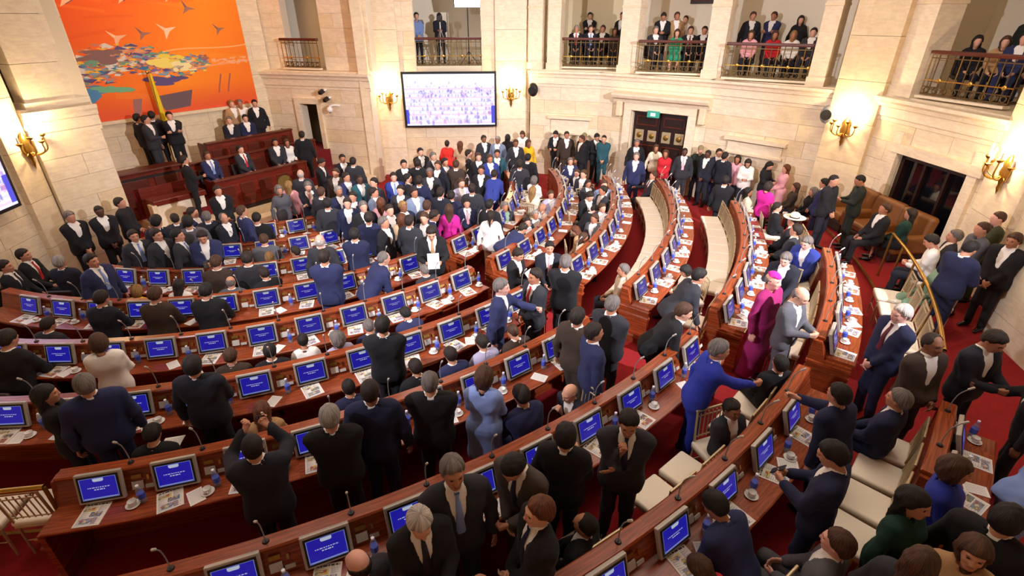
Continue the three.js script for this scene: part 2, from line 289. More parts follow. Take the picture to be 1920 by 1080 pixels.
function arcSweep(profile, a0, a1, seg) {          // closed profile [[r, y], ...] swept round the centre from a0 to a1 degrees; coordinates in the world, uv in metres
  const P = [], U = [], I = [], n = profile.length;
  const put = (r, y, a, u, v) => { const [x, d] = polar(r, a); P.push(x, y, -d); U.push(u, v); return P.length / 3 - 1; };
  let run = 0;
  const rm = profile.reduce((s, p) => s + p[0], 0) / n;
  for (let e = 0; e < n; e++) {
    const [r0, y0] = profile[e], [r1, y1] = profile[(e + 1) % n], len = Math.hypot(r1 - r0, y1 - y0), base = P.length / 3;
    for (let s = 0; s <= seg; s++) { const a = a0 + (a1 - a0) * s / seg, u = (a0 - a) * RAD * rm; put(r0, y0, a, u, run); put(r1, y1, a, u, run + len); }
    for (let s = 0; s < seg; s++) { const b = base + 2 * s; I.push(b, b + 2, b + 1, b + 1, b + 2, b + 3); }
    run += len;
  }
  for (const [a, flip] of [[a0, true], [a1, false]]) {
    const base = P.length / 3, tri = THREE.ShapeUtils.triangulateShape(profile.map(([r, y]) => new THREE.Vector2(r, y)), []);
    profile.forEach(([r, y]) => put(r, y, a, r, y));
    for (const [x, y, z] of tri) flip ? I.push(base + x, base + y, base + z) : I.push(base + x, base + z, base + y);
  }
  const g = new THREE.BufferGeometry(); g.setAttribute('position', new THREE.Float32BufferAttribute(P, 3)); g.setAttribute('uv', new THREE.Float32BufferAttribute(U, 2)); g.setIndex(I); g.computeVertexNormals(); return g;
}
const segs = (r, a0, a1) => Math.max(4, Math.ceil(Math.abs(a1 - a0) * RAD * r / 0.35));
for (const k of ROW.slice(2)) {
  const [a0, a1] = STEP_SPAN[k], r0 = RADIUS[k] - 0.36, i = ROW.indexOf(k), next = ROW[i + 1], r1 = next ? RADIUS[next] - 0.36 : RADIUS[k] + 1.5, y = LEVEL[k], n = segs(r0, a0, a1);
  const g = structure('floor_step');
  part(g, 'tread', arcSweep([[r0, 0], [r1, 0], [r1, y], [r0, y]], a0, a1, n), M.carpet);
  part(g, 'nosing', arcSweep([[r0 - 0.012, y - 0.03], [r0 + 0.03, y - 0.03], [r0 + 0.03, y + 0.006], [r0 - 0.012, y + 0.006]], a0, a1, n), M.brassOld);
}
const levelAt = (x, d) => { const [r, a] = polarOf(x, d); for (let i = ROW.length - 1; i > 1; i--) { const k = ROW[i]; if (r >= RADIUS[k] - 0.36) { const next = ROW[i + 1]; if (next || r < RADIUS[k] + 1.5) return a <= STEP_SPAN[k][0] && a >= STEP_SPAN[k][1] ? LEVEL[k] : 0; return 0; } } return 0; };

// prints: screen picture, newspapers, notes
function canvasTex(w, h, draw) { const c = document.createElement('canvas'); c.width = w; c.height = h; draw(c.getContext('2d'), w, h); const t = new THREE.CanvasTexture(c); t.colorSpace = THREE.SRGBColorSpace; t.magFilter = THREE.LinearFilter; return t; }
const dashes = (g, x, y, w, h, gap) => { let u = x; while (u < x + w) { const l = Math.min(rr(6, 22), x + w - u); g.fillRect(u, y, l, h); u += l + gap; } };
const screenTex = canvasTex(256, 192, (g, w, h) => {
  g.fillStyle = '#2a24c4'; g.fillRect(0, 0, w, h);
  g.strokeStyle = '#8fa2e8'; g.lineWidth = 7; g.strokeRect(3, 3, w - 6, h - 6);
  g.fillStyle = '#dfe9ff'; g.fillRect(94, 10, 74, 22); g.fillRect(100, 32, 62, 6);
  g.fillStyle = '#c9d0ff'; dashes(g, 50, 84, 156, 9, 5); g.fillStyle = '#e6e9ff'; dashes(g, 92, 103, 74, 9, 5);
  g.fillStyle = '#aab9f2'; g.fillRect(10, h - 15, w - 20, 7);
});
const screenMat = std(0x101018, 0.3, { map: screenTex, emissive: 0xffffff, emissiveMap: screenTex, emissiveIntensity: 0.55 });
const paperTex = (s) => canvasTex(128, 176, (g, w, h) => {
  g.fillStyle = '#ebe5da'; g.fillRect(0, 0, w, h); g.fillStyle = '#4a4a55'; dashes(g, 10, 8, w - 20, 10, 5);
  const cols = ['#b8604a', '#d9b45a', '#5d789c', '#8a8f96', '#d8cdb8', '#6b5a50', '#a89cb4', '#e0d080', '#7c8a70'];
  for (let i = 0; i < 3; i++) { const x = [8, 52, 20][i] + (s * 7) % 12, y = [26, 66, 112][i] + (s * 5) % 10, ww = [62, 56, 80][i], hh = [34, 38, 46][i]; g.fillStyle = cols[(i * 4 + s) % 9]; g.fillRect(x, y, Math.min(ww, w - x - 6), hh); for (let k = 0; k < 16; k++) { g.fillStyle = cols[(k * 5 + s + i) % 9]; g.beginPath(); g.ellipse(x + rr(4, ww - 10), y + rr(4, hh - 4), rr(3, 11), rr(3, 9), 0, 0, 7); g.fill(); } }
  g.fillStyle = '#85828a'; for (let y = 24; y < h - 8; y += 4) { g.fillRect(8, y, (y * 13 + s) % 40, 1.6); g.fillRect(w - 48, y, (y * 7 + s) % 40, 1.6); }
  g.fillStyle = ['#e3c84c', '#c9d0da', '#d98c5a'][s % 3]; g.fillRect(4, h - 18, w * 0.6, 12);
});
const newsMats = [0, 1, 2].map((s) => std(0xffffff, 0.85, { map: paperTex(s * 3 + 1) }));
const noteTex = canvasTex(96, 128, (g, w, h) => { g.fillStyle = '#f4f1ea'; g.fillRect(0, 0, w, h); g.fillStyle = '#9a99a2'; for (let y = 14; y < h - 12; y += 8) dashes(g, 10, y, w - 20, 2, 4); });
const noteMat = std(0xffffff, 0.85, { map: noteTex });

function planeTop(w, d) { return cached(`sheet${q(w)},${q(d)}`, () => { const g = new THREE.BoxGeometry(w, 0.006, d); return g; }); }   // a thin sheet or folded paper; its top takes the whole print
const sheetMats = (m) => [M.white, M.white, m, M.white, M.white, M.white];
// monitor: frame, glass, rear shell; tilted back on the sloping panel
function makeMonitor() {
  const g = new THREE.Group(); g.name = 'monitor';
  const W = 0.4, Hh = 0.31;
  const fr = (w, h, b, z, dz) => merge([moved(bx(w, b, dz), 0, h / 2 - b / 2, z), moved(bx(w, b, dz), 0, -h / 2 + b / 2, z), moved(bx(b, h - 2 * b, dz), w / 2 - b / 2, 0, z), moved(bx(b, h - 2 * b, dz), -w / 2 + b / 2, 0, z)]);
  part(g, 'housing', rbx(W, Hh, 0.045, 0.01), M.silverPaint, 0, 0, 0);
  part(g, 'inner_bezel', fr(W - 0.05, Hh - 0.05, 0.018, 0.026, 0.008), M.black);
  const s = part(g, 'screen', cached('screenPlane', () => new THREE.PlaneGeometry(W - 0.082, Hh - 0.082)), screenMat, 0, 0, 0.0275); s.userData.label = 'bright blue screen with a white heading and two lines of print';
  part(g, 'bracket', bx(0.16, 0.12, 0.06), M.black, 0, -0.08, -0.05);
  return g;
}
const monitorProto = makeMonitor();
function makeMic() {
  const g = new THREE.Group(); g.name = 'gooseneck_microphone';
  part(g, 'stem', tube([[0, 0, 0], [0, 0.12, 0], [0, 0.24, 0.02], [0, 0.33, 0.07]], 0.0055, 10, 5), M.grey);
  part(g, 'capsule', rbx(0.022, 0.07, 0.022, 0.01), M.greyLight, 0, 0.35, 0.085, 0.7, 0, 0);
  part(g, 'foot', cyl(0.025, 0.03, 0.014, 10), M.black, 0, 0.007, 0);
  return g;
}
const micProto = makeMic();
function makeBottle() {
  const g = new THREE.Group(); g.name = 'water_bottle';
  part(g, 'body', cached('bottleBody', () => lathe([[0.001, 0], [0.031, 0], [0.033, 0.01], [0.033, 0.13], [0.026, 0.165], [0.013, 0.188], [0.013, 0.2]], 12)), M.water);
  part(g, 'label', cyl(0.0342, 0.0342, 0.06, 12), M.bottleLabel, 0, 0.085, 0);
  part(g, 'cap', cyl(0.015, 0.015, 0.02, 10), M.capBlue, 0, 0.207, 0);
  return g;
}
const bottleProto = makeBottle();
function makeCup() {
  const g = new THREE.Group(); g.name = 'cup_and_saucer';
  part(g, 'saucer', cached('saucer', () => lathe([[0.001, 0], [0.04, 0.002], [0.066, 0.014], [0.064, 0.018], [0.038, 0.008], [0.001, 0.006]], 14)), M.white);
  part(g, 'cup', cached('cup', () => lathe([[0.001, 0.008], [0.024, 0.008], [0.036, 0.03], [0.04, 0.062], [0.037, 0.062], [0.03, 0.03], [0.001, 0.016]], 14)), M.white);
  part(g, 'handle', tube([[0.036, 0.05, 0], [0.058, 0.05, 0], [0.056, 0.026, 0], [0.033, 0.026, 0]], 0.004, 8, 5), M.white);
  return g;
}
const cupProto = makeCup();
function place(proto, label, category, group, x, y, d, turn, tilt = 0) {
  const o = proto.clone(); o.name = numbered(proto.name); o.position.set(x, y, -d); o.rotation.order = 'YXZ'; o.rotation.y = turn; o.rotation.x = tilt; scene.add(o); return tag(o, label, category, group);
}
const seats = [];                                                // every desk place: {row, a, r, level}
const outTurn = (a) => Math.atan2(Math.cos(a * RAD), Math.sin(a * RAD));   // local +z points outward, to the sitter
const ROWWORD = { H: 'first', G: 'second', F: 'third', E: 'fourth', D: 'fifth', C: 'sixth', B: 'seventh', A: 'eighth', Z: 'ninth', Y: 'tenth' };
BLOCKS.forEach(([k, a0, a1], bi) => {
  const R = RADIUS[k], y = LEVEL[k], n = segs(R, a0, a1), east = bi > 8 && k !== 'Y';
  const g = thing('curved_desk', `${ROWWORD[k]} curved mahogany desk row out from the rostrum, on the ${east ? 'door' : 'screen'} side of the aisle`, 'desk', 0, 0, 0);
  if (k === 'Y') tag(g, 'tenth and outermost curved mahogany desk row out from the rostrum', 'desk');
  part(g, 'top_ledge', arcSweep([[R - 0.18, y + 0.96], [R - 0.035, y + 0.96], [R - 0.03, y + 0.99], [R - 0.045, y + 1.005], [R - 0.17, y + 1.005], [R - 0.185, y + 0.99]], a0, a1, n), M.wood);
  part(g, 'front_panel', arcSweep([[R - 0.165, y], [R - 0.125, y], [R - 0.125, y + 0.96], [R - 0.165, y + 0.96]], a0, a1, n), M.wood);
  part(g, 'sloping_panel', arcSweep([[R - 0.09, y + 0.96], [R - 0.055, y + 0.96], [R + 0.03, y + 0.735], [R - 0.09, y + 0.735]], a0, a1, n), M.wood);
  part(g, 'worktop', arcSweep([[R - 0.09, y + 0.695], [R + 0.37, y + 0.695], [R + 0.382, y + 0.71], [R + 0.382, y + 0.728], [R + 0.37, y + 0.735], [R - 0.09, y + 0.735]], a0, a1, n), M.wood);
  part(g, 'apron', arcSweep([[R + 0.25, y + 0.6], [R + 0.28, y + 0.6], [R + 0.28, y + 0.695], [R + 0.25, y + 0.695]], a0, a1, n), M.wood);
  part(g, 'plinth', arcSweep([[R - 0.18, y], [R - 0.11, y], [R - 0.11, y + 0.1], [R - 0.18, y + 0.1]], a0, a1, n), M.wood);
  for (const [a, s] of [[a0, -1], [a1, 1]]) {
    const da = 0.05 / R / RAD * s;
    const e = part(g, 'end_panel', arcSweep([[R - 0.17, y], [R + 0.35, y], [R + 0.35, y + 0.695], [R + 0.03, y + 0.695], [R - 0.055, y + 0.96], [R - 0.17, y + 0.96]], a, a - da, 1), M.wood);
    for (const yy of [0.62, 0.5, 0.1]) part(e, 'end_moulding', arcSweep([[R - 0.18, y + yy], [R + 0.36, y + yy], [R + 0.36, y + yy + 0.04], [R - 0.18, y + yy + 0.04]], a + da * 0.2, a - da * 1.5, 1), M.wood);
  }
  const bear = [];
  if (PHASE[k] && !east && k !== 'Y') { const [ref, p] = PHASE[k]; for (let m = -14; m <= 14; m++) { const b = ref - m * p; if (b < a0 - 0.24 / R / RAD && b > a1 + 0.22 / R / RAD) bear.push(b - 0.09 / R / RAD); } }
  else { const count = Math.floor((a0 - a1) * RAD * R / SEAT), pitch = (a0 - a1) / count; for (let i = 0; i < count; i++) bear.push(a0 - pitch * (i + 0.5)); }
  const where = k === 'Y' ? 'outermost desk row' : `${ROWWORD[k]} desk row, ${east ? 'door' : 'screen'} side of the aisle`;
  for (let i = 0; i < bear.length; i++) {
    const a = bear[i], turn = outTurn(a);
    seats.push({ row: k, a, r: R, y, east });
    const put = (proto, label, cat, grp, r, da, h, tw = 0, tilt = 0) => { const [x, d] = polar(R + r, a + da / R / RAD); return place(proto, label, cat, grp, x, y + h, d, turn + tw, tilt); };
    const am = a + 0.09 / R / RAD;
    { const [x, d] = polar(R + 0.045, am); place(monitorProto, `blue-screened monitor on the ${where}`, 'monitor', `monitors, ${where}`, x, y + 0.905, d, outTurn(am), -0.3); }
    // loudspeaker and switch plates on the sloping panel
    for (const [da, hh, w, h2, mt] of [[-0.195, 0.9, 0.09, 0.04, M.brassOld], [-0.195, 0.815, 0.1, 0.08, M.greyLight], [-0.295, 0.88, 0.02, 0.05, M.brass], [-0.3, 0.79, 0.08, 0.035, M.greyLight]]) {
      const aa = a + da / R / RAD, [x, d] = polar(R - 0.032 + (0.915 - hh) * 0.375 + 0.012, aa), c = part(g, da === -0.295 ? 'switch' : 'control_plate', bx(w, h2, 0.014), mt, x, y + hh, -d); c.rotation.order = 'YXZ'; c.rotation.y = outTurn(aa); c.rotation.x = -0.36;
    }
    put(micProto, `thin gooseneck microphone on the ${where}`, 'microphone', `microphones, ${where}`, -0.11, -0.15, 1.006);
    const f = (i * 7 + bi * 3) % 10;
    if (f !== 4) put(bottleProto, `small water bottle on the ${where}`, 'bottle', `water bottles, ${where}`, 0.11 + 0.03 * (f % 3), -0.27, 0.735);
    if (f % 3 !== 1) { const c = put(cupProto, `white cup and saucer on the ${where}`, 'cup', `cups, ${where}`, 0.2 + 0.04 * (f % 2), -0.19, 0.735, f); }
    if (f !== 7) {
      const [x, d] = polar(R + 0.225, a + (0.1 + 0.02 * (f % 3)) / R / RAD), m = new THREE.Mesh(planeTop(0.23, 0.27), sheetMats(newsMats[f % 3])); m.name = numbered('newspaper'); m.castShadow = m.receiveShadow = true;
      m.position.set(x, y + 0.7385, -d); m.rotation.y = turn + 0.25 * Math.sin(i * 2.1 + bi); scene.add(m); tag(m, `folded colour newspaper lying on the ${where}`, 'newspaper', `newspapers, ${where}`);
    }
    if (f % 2) {
      const [x, d] = polar(R + 0.26, a - 0.09 / R / RAD), m = new THREE.Mesh(planeTop(0.14, 0.2), sheetMats(noteMat)); m.name = numbered('printed_note'); m.castShadow = m.receiveShadow = true;
      m.position.set(x, y + 0.7385, -d); m.rotation.y = turn + 0.6 * Math.sin(i * 1.3 + bi * 2); scene.add(m); tag(m, `small white printed note on the ${where}`, 'paper', `printed notes, ${where}`);
    }
  }
});

// ------------------------------------------------------------------ cream cushioned chairs with spindle backs, behind the eastern rows
function makeChair() {
  const g = new THREE.Group(); g.name = 'banquet_chair';            // faces -z (toward the desk); back at +z
  part(g, 'seat_cushion', rbx(0.45, 0.07, 0.43, 0.03, 3), M.cream, 0, 0.455, 0);
  part(g, 'seat_frame', rbx(0.43, 0.035, 0.42, 0.012), M.champagne, 0, 0.405, 0);
  for (const [x, z] of [[-0.19, -0.18], [0.19, -0.18], [-0.19, 0.19], [0.19, 0.19]]) part(g, 'leg', cyl(0.015, 0.012, 0.39, 8), M.champagne, x, 0.195, z);
  for (const x of [-0.19, 0.19]) part(g, 'back_post', cyl(0.014, 0.014, 0.5, 8), M.champagne, x, 0.66, 0.215, 0.1, 0, 0);
  part(g, 'top_rail', rbx(0.42, 0.03, 0.025, 0.01), M.champagne, 0, 0.905, 0.24);
  for (const h of [0.55, 0.83]) part(g, 'cross_rail', cyl(0.009, 0.009, 0.38, 6), M.champagne, 0, h, 0.205 + (h - 0.55) * 0.1, 0, 0, Math.PI / 2);
  for (let i = 0; i < 6; i++) part(g, 'spindle', cyl(0.007, 0.007, 0.34, 6), M.champagne, -0.14 + i * 0.056, 0.7, 0.22, 0.1, 0, 0);
  part(g, 'stretcher', merge([moved(cyl(0.008, 0.008, 0.38, 6), 0, 0.2, -0.18, 0, 0, Math.PI / 2), moved(cyl(0.008, 0.008, 0.38, 6), 0, 0.2, 0.19, 0, 0, Math.PI / 2)]), M.champagne);
  return g;
}
const chairProto = makeChair();
const chairSpots = [];
// [row, from angle, to angle, offset from the desk row, label, group]
for (const [k, a0, a1, off, label, group] of [
  ['C', 33, -1, 0.93, 'cream cushioned spindle-back chair set along the back of the seventh desk row', 'cream chairs behind the sixth desk row'],
  ['B', 36, 8, 0.94, 'cream cushioned spindle-back chair set along the back of the eighth desk row', 'cream chairs behind the seventh desk row'],
  ['A', 36, 13, 0.92, 'cream cushioned spindle-back chair set along the back of the ninth desk row', 'cream chairs behind the eighth desk row by the door side'],
  ['A', 60, 41.5, 0.9, 'cream cushioned spindle-back chair set along the front of the ninth desk row', 'cream chairs between the eighth and ninth desk rows'],
  ['Z', 57, 40.6, 0.93, 'cream cushioned spindle-back chair between the ninth and tenth desk rows', 'cream chairs between the ninth and tenth desk rows'],
  ['Z', 34.5, 23.5, 0.95, 'cream cushioned spindle-back chair under the brass rail on the red carpet', 'cream chairs under the brass rail'],
  ['B', 88, 79.2, -0.26, 'cream cushioned spindle-back chair under the brass bar beside the seventh desk row', 'cream chairs beside the end of the seventh desk row'],
]) {
  const r = RADIUS[k] + off, n = Math.floor((a0 - a1) * RAD * r / 0.47);
  for (let i = 0; i < n; i++) { const a = a0 - (a0 - a1) * (i + 0.5) / n, [x, d] = polar(r, a); chairSpots.push({ x, d, y: LEVEL[k], turn: outTurn(a), label, group }); }
}
// brass rails over the two rail-side groups of chairs
function brassRail(name, label, pts, y0, h) {
  const p0 = pts[0], g = thing(name, label, 'railing', p0[0], y0, p0[1]);
  part(g, 'rail', tube(pts.map(([x, d]) => [x - p0[0], h, -(d - p0[1])]), 0.028, 24, 8), M.brass);
  for (const [x, d] of pts) part(g, 'post', cyl(0.018, 0.022, h, 8), M.brassOld, x - p0[0], h / 2, -(d - p0[1]));
}
brassRail('brass_railing', 'curved brass railing behind cream chairs on the red carpet near the armchairs', [35, 32, 29, 26, 23, 20, 17.5].map((a) => polar(RADIUS.Z + 1.24, a)), LEVEL.Z, 1.0);
brassRail('brass_railing', 'short brass bar over the chairs beside the seventh desk row', [92, 86, 79.0].map((a) => polar(RADIUS.B + 0.02, a)), LEVEL.B, 0.98);

// ------------------------------------------------------------------ fixtures on the walls
const wallAt = (A, B, u, out = 0) => offsetPt(A, B, along(A, B, u / runOf(A, B).L), out);
// mural
{
  const A = nichePt(-4.5, NICHE_DEPTH - 0.06), B = nichePt(4.5, NICHE_DEPTH - 0.06), { turn } = runOf(A, B);
  const rb = onWall(482, 190, A, B), lb = onWall(200, 228, A, B), u0 = 0.35, u1 = rb[0], bottom = (rb[1] + lb[1]) / 2, top = 7.9;
  const tex = canvasTex(1024, 960, (g, w, h) => {
    const gr = g.createLinearGradient(0, h * 0.2, w, h * 0.75); gr.addColorStop(0, '#d8400f'); gr.addColorStop(0.45, '#ef6a16'); gr.addColorStop(0.75, '#fb8f12'); gr.addColorStop(1, '#f57a10'); g.fillStyle = gr; g.fillRect(0, 0, w, h);
    const gl = g.createLinearGradient(0, h * 0.85, 0, h); gl.addColorStop(0, 'rgba(220,80,40,0)'); gl.addColorStop(1, 'rgba(226,84,44,1)'); g.fillStyle = gl; g.fillRect(0, h * 0.8, w, h * 0.2);
    for (let i = 0; i < 26; i++) { g.fillStyle = ['rgba(250,150,40,0.18)', 'rgba(200,60,20,0.15)', 'rgba(255,190,80,0.14)'][i % 3]; g.save(); g.translate(rr(0, w), rr(0, h)); g.rotate(rr(-0.2, 0.2)); g.fillRect(-rr(60, 200), -rr(4, 16), rr(140, 420), rr(8, 30)); g.restore(); }
    const bird = (x, y, s, rot, c1, c2) => { g.save(); g.translate(x, y); g.rotate(rot); g.scale(s, s); g.fillStyle = c1; g.beginPath(); g.moveTo(-50, -34); g.lineTo(-6, -10); g.lineTo(46, -20); g.lineTo(10, 6); g.lineTo(-14, 48); g.lineTo(-16, 4); g.closePath(); g.fill(); g.fillStyle = c2; g.beginPath(); g.moveTo(-50, -34); g.lineTo(-22, -2); g.lineTo(-14, 4); g.lineTo(-6, -10); g.closePath(); g.fill(); g.restore(); };
    const pale = ['#f2c49c', '#efb690', '#f6d0ae', '#e9aa84'], dark = ['#8a5a5c', '#6b4a66', '#a0705e'];
    for (const [x, y, s, r] of [[300, 395, 1.25, 0.5], [520, 375, 1.3, 0.45], [720, 360, 1.35, 0.4], [120, 250, 1.2, 0.4], [420, 230, 1.2, 0.3], [650, 220, 1.2, 0.35], [880, 300, 1.1, 0.3]]) { bird(x + 22, y - 10, s, r, dark[1], dark[0]); bird(x, y, s, r, pale[0], pale[3]); }
    for (const [x, y, s, r, c] of [[430, 575, 0.9, 0.1, 1], [540, 560, 0.75, 0.3, -1], [650, 545, 0.95, 0.05, 2], [900, 545, 0.7, 0.2, -1], [770, 440, 0.8, 0.5, -1]]) bird(x, y, s, r, c < 0 ? dark[2] : pale[c], c < 0 ? dark[0] : pale[0]);
    // clustered patches of colour across the lower half
    const cols = ['#e9b58e', '#8d5d52', '#4f7fa0', '#6b9a7c', '#e6b43a', '#5a4a78', '#d8d0c0', '#c77a62', '#3f6f96', '#7a9ab0', '#9a6a58', '#d99a70', '#58a08c', '#7b6aa0', '#f0d060', '#b8553a'];
    for (let i = 0; i < 760; i++) {
      const u = rnd(), x = 40 + u * 760, c = 0.71 + 0.1 * u * (1 - u) + 0.03 * Math.sin(u * 9), y = h * (c + (rnd() + rnd() - 1) * (0.13 - 0.07 * u)), s = rr(5, 20) * (1.25 - 0.5 * u);
      g.fillStyle = cols[Math.floor((u * 7 + rnd() * 9)) % 16]; g.beginPath(); g.moveTo(x - s * rr(0.8, 2.2), y + rr(-6, 6)); g.lineTo(x + rr(-s, s), y - s * rr(0.3, 0.8)); g.lineTo(x + s * rr(0.8, 2.2), y + rr(-6, 6)); g.lineTo(x + rr(-s, s), y + s * rr(0.2, 0.7)); g.closePath(); g.fill();
    }
    for (const [x, y, l, t, c] of [[620, 690, 90, 22, '#e8cf4a'], [560, 700, 80, 20, '#efdc6a'], [680, 725, 60, 20, '#f1e2a0'], [130, 640, 110, 22, '#7d5a54'], [330, 660, 120, 24, '#84625c'], [230, 830, 90, 26, '#4a86b4'], [350, 815, 90, 22, '#6fae84'], [590, 800, 110, 22, '#5b4a7a']]) { g.fillStyle = c; for (let k = 0; k < 7; k++) { g.beginPath(); g.ellipse(x + rr(-l, l) * 0.7, y + rr(-t, t), rr(0.2, 0.5) * l, rr(0.3, 0.7) * t, rr(-0.2, 0.2), 0, 7); g.fill(); } }
    g.fillStyle = '#6a5258'; g.beginPath(); g.moveTo(500, 868); g.lineTo(690, 850); g.lineTo(660, 935); g.lineTo(540, 945); g.closePath(); g.fill();
    g.fillStyle = '#7a4a44'; g.fillRect(120, 880, 110, 60); g.fillStyle = '#9a6a66'; g.beginPath(); g.moveTo(410, 870); g.lineTo(450, 870); g.lineTo(425, 950); g.lineTo(395, 950); g.closePath(); g.fill();
    g.strokeStyle = '#a85a4a'; g.lineWidth = 8; for (const x of [830, 880]) { g.beginPath(); g.moveTo(x + 24, 780); g.lineTo(x, 850); g.lineTo(x - 8, 880); g.stroke(); }
    g.strokeStyle = '#f7b26a'; g.lineWidth = 7; g.beginPath(); g.moveTo(600, 650); g.bezierCurveTo(720, 620, 850, 655, w, 628); g.stroke(); g.strokeStyle = '#f4a070'; g.beginPath(); g.moveTo(700, 740); g.lineTo(w, 715); g.stroke();
    for (let i = 0; i < 40; i++) { g.fillStyle = 'rgba(240,190,170,0.5)'; g.fillRect(rr(820, w), rr(690, 725), rr(6, 24), rr(4, 12)); }
  });
  const P = wallAt(A, B, u0), g = thing('mural', 'huge orange mural of pale birds and colourful patches behind the rostrum', 'mural', P[0], 0, P[1], turn);
  const wdt = u1 - u0, hgt = top - bottom;
  part(g, 'painted_panel', new THREE.PlaneGeometry(wdt, hgt), std(0xffffff, 0.75, { map: tex }), wdt / 2, bottom + hgt / 2, 0.052);
  part(g, 'backing_board', bx(wdt, hgt, 0.05), M.plasterWarm, wdt / 2, bottom + hgt / 2, 0.025);
  part(g, 'lower_frame', bx(wdt + 0.1, 0.09, 0.12), M.stone[3], wdt / 2, bottom - 0.05, 0.05);
}
// wall screens
const liveTex = canvasTex(512, 300, (g, w, h) => {
  g.fillStyle = '#f2f0fc'; g.fillRect(0, 0, w, h);
  for (let r = 0; r < 9; r++) { const y0 = 70 + r * 25; g.fillStyle = ['rgba(238,170,205,0.35)', 'rgba(205,200,240,0.35)'][r % 2]; g.fillRect(0, y0 + 10, w, 9); for (let i = 0; i < 34; i++) { const x = rr(0, w), s = 4 + r * 0.7; g.fillStyle = ['rgba(120,112,170,0.42)', 'rgba(170,166,214,0.45)', 'rgba(232,140,190,0.4)', 'rgba(255,255,255,0.8)', 'rgba(96,92,140,0.36)'][Math.floor(rnd() * 5)]; g.fillRect(x, y0 + rr(-6, 4), s * rr(0.7, 1.5), s * rr(1.4, 3)); g.fillStyle = 'rgba(236,196,190,0.6)'; g.fillRect(x + s * 0.2, y0 - s * 0.8, s * 0.6, s * 0.8); } }
  for (const [x, y, a, b] of [[95, 105, 34, 40], [150, 110, 46, 34], [250, 100, 30, 38], [330, 108, 40, 34], [415, 95, 44, 44], [470, 120, 30, 60]]) for (let k = 0; k < 12; k++) { g.fillStyle = ['rgba(120,110,180,0.35)', 'rgba(220,120,190,0.3)', 'rgba(90,86,150,0.3)'][k % 3]; g.fillRect(x + rr(-a, a) / 2, y + rr(-b, b) / 2, rr(5, 14), rr(6, 18)); }
  g.fillStyle = 'rgba(255,255,255,0.7)'; g.fillRect(0, 0, w, 58); g.fillStyle = '#5a58c8'; g.fillRect(0, 205, 16, 85); g.fillRect(w - 20, 185, 20, 105);
  for (const [x, y] of [[60, 40], [150, 46], [250, 44], [400, 50]]) { g.fillStyle = 'rgba(170,160,205,0.5)'; g.fillRect(x, y, 10, 12); }
});
const liveMat = std(0x202028, 0.25, { map: liveTex, emissive: 0xe8e8ff, emissiveMap: liveTex, emissiveIntensity: 1.5 });
function wallScreen(A, B, u0, u1, v0, v1, out, tilt, label) {
  const P = wallAt(A, B, (u0 + u1) / 2, out), w = u1 - u0, h = v1 - v0, g = thing('wall_screen', label, 'screen', P[0], (v0 + v1) / 2, P[1], runOf(A, B).turn);
  const t = new THREE.Group(); t.name = 'panel'; t.rotation.x = tilt; g.add(t);
  part(t, 'case', rbx(w, h, 0.09, 0.012), M.black); part(t, 'picture', new THREE.PlaneGeometry(w - 0.14, h - 0.14), liveMat, 0, 0, 0.047);
  part(g, 'wall_bracket', bx(0.5, 0.3, out), M.black, 0, 0, -out / 2 - 0.02);
  const l = new THREE.RectAreaLight(0xdedcff, 2.2, w - 0.2, h - 0.2); l.position.set(0, 0, 0.06); l.rotation.y = Math.PI; t.add(l);
  return g;
}
{
  const S = shifted(TV0, TV1, 0.3), a = onWall(756, 187, ...S), b = onWall(931, 187, ...S), t = onWall(845, 134, ...S)[1], bo = onWall(845, 238, ...S)[1];
  wallScreen(TV0, TV1, a[0], b[0], bo, t, 0.3, 0.03, 'large wall screen with a bright live picture above the crowd, between two sconces');
  const S2 = shifted(PL0, PL1, 0.3), c = onWall(40, 385, ...S2), top = onWall(13, 297, ...S2)[1];
  wallScreen(PL0, PL1, c[0] - 3.2, c[0], c[1], Math.max(top, c[1] + 1.6), 0.3, 0.03, 'large wall screen cut off by the frame, beside the pilaster sconce near the pier');
}
// candle sconces, lit
function sconce(A, B, px, py, out, label) {
  const [u, v] = onWall(px, py, ...shifted(A, B, out)), P = wallAt(A, B, u, out), g = thing('candle_sconce', label, 'sconce', P[0], v, P[1], runOf(A, B).turn);
  part(g, 'backplate', moved(lathe([[0.001, -0.52], [0.03, -0.44], [0.05, -0.4], [0.035, -0.34], [0.085, -0.22], [0.12, -0.12], [0.09, -0.02], [0.11, 0.06], [0.05, 0.16], [0.001, 0.22]], 16), 0, 0, 0.05, 0, 0, 0, 1, 1, 0.6), M.brass);
  const arms = [[-0.3, 0.16], [-0.17, 0.3], [0, 0.36], [0.17, 0.3], [0.3, 0.16]];
  arms.forEach(([x, z], i) => {
    const up = i % 2 ? 0.14 : 0.04;
    const a = part(g, 'arm', tube([[0, -0.16, 0.06], [x * 0.5, -0.24, z * 0.55], [x * 0.95, -0.16, z], [x, up - 0.06, z]], 0.014, 12, 6), M.brass);
    part(a, 'drip_cup', lathe([[0.001, -0.03], [0.03, -0.02], [0.06, 0.02], [0.055, 0.03], [0.001, 0.0]], 12), M.brass, x, up - 0.03, z);
    part(a, 'candle_sleeve', cyl(0.017, 0.017, 0.12, 8), M.cream, x, up + 0.06, z);
    part(a, 'flame_bulb', cached('flame', () => lathe([[0.001, 0], [0.02, 0.015], [0.026, 0.04], [0.014, 0.08], [0.001, 0.11]], 10)), M.bulb, x, up + 0.12, z);
  });
  const l = new THREE.PointLight(new THREE.Color(1, 0.72, 0.4), 7.5, 0, 2); l.position.set(0, 0.28, 0.34); l.castShadow = true; l.shadow.radius = 4; g.add(l);
}
sconce(TV0, TV1, 729, 180, 0.12, 'lit brass candle sconce on the pilaster between the big screen and the wing wall');
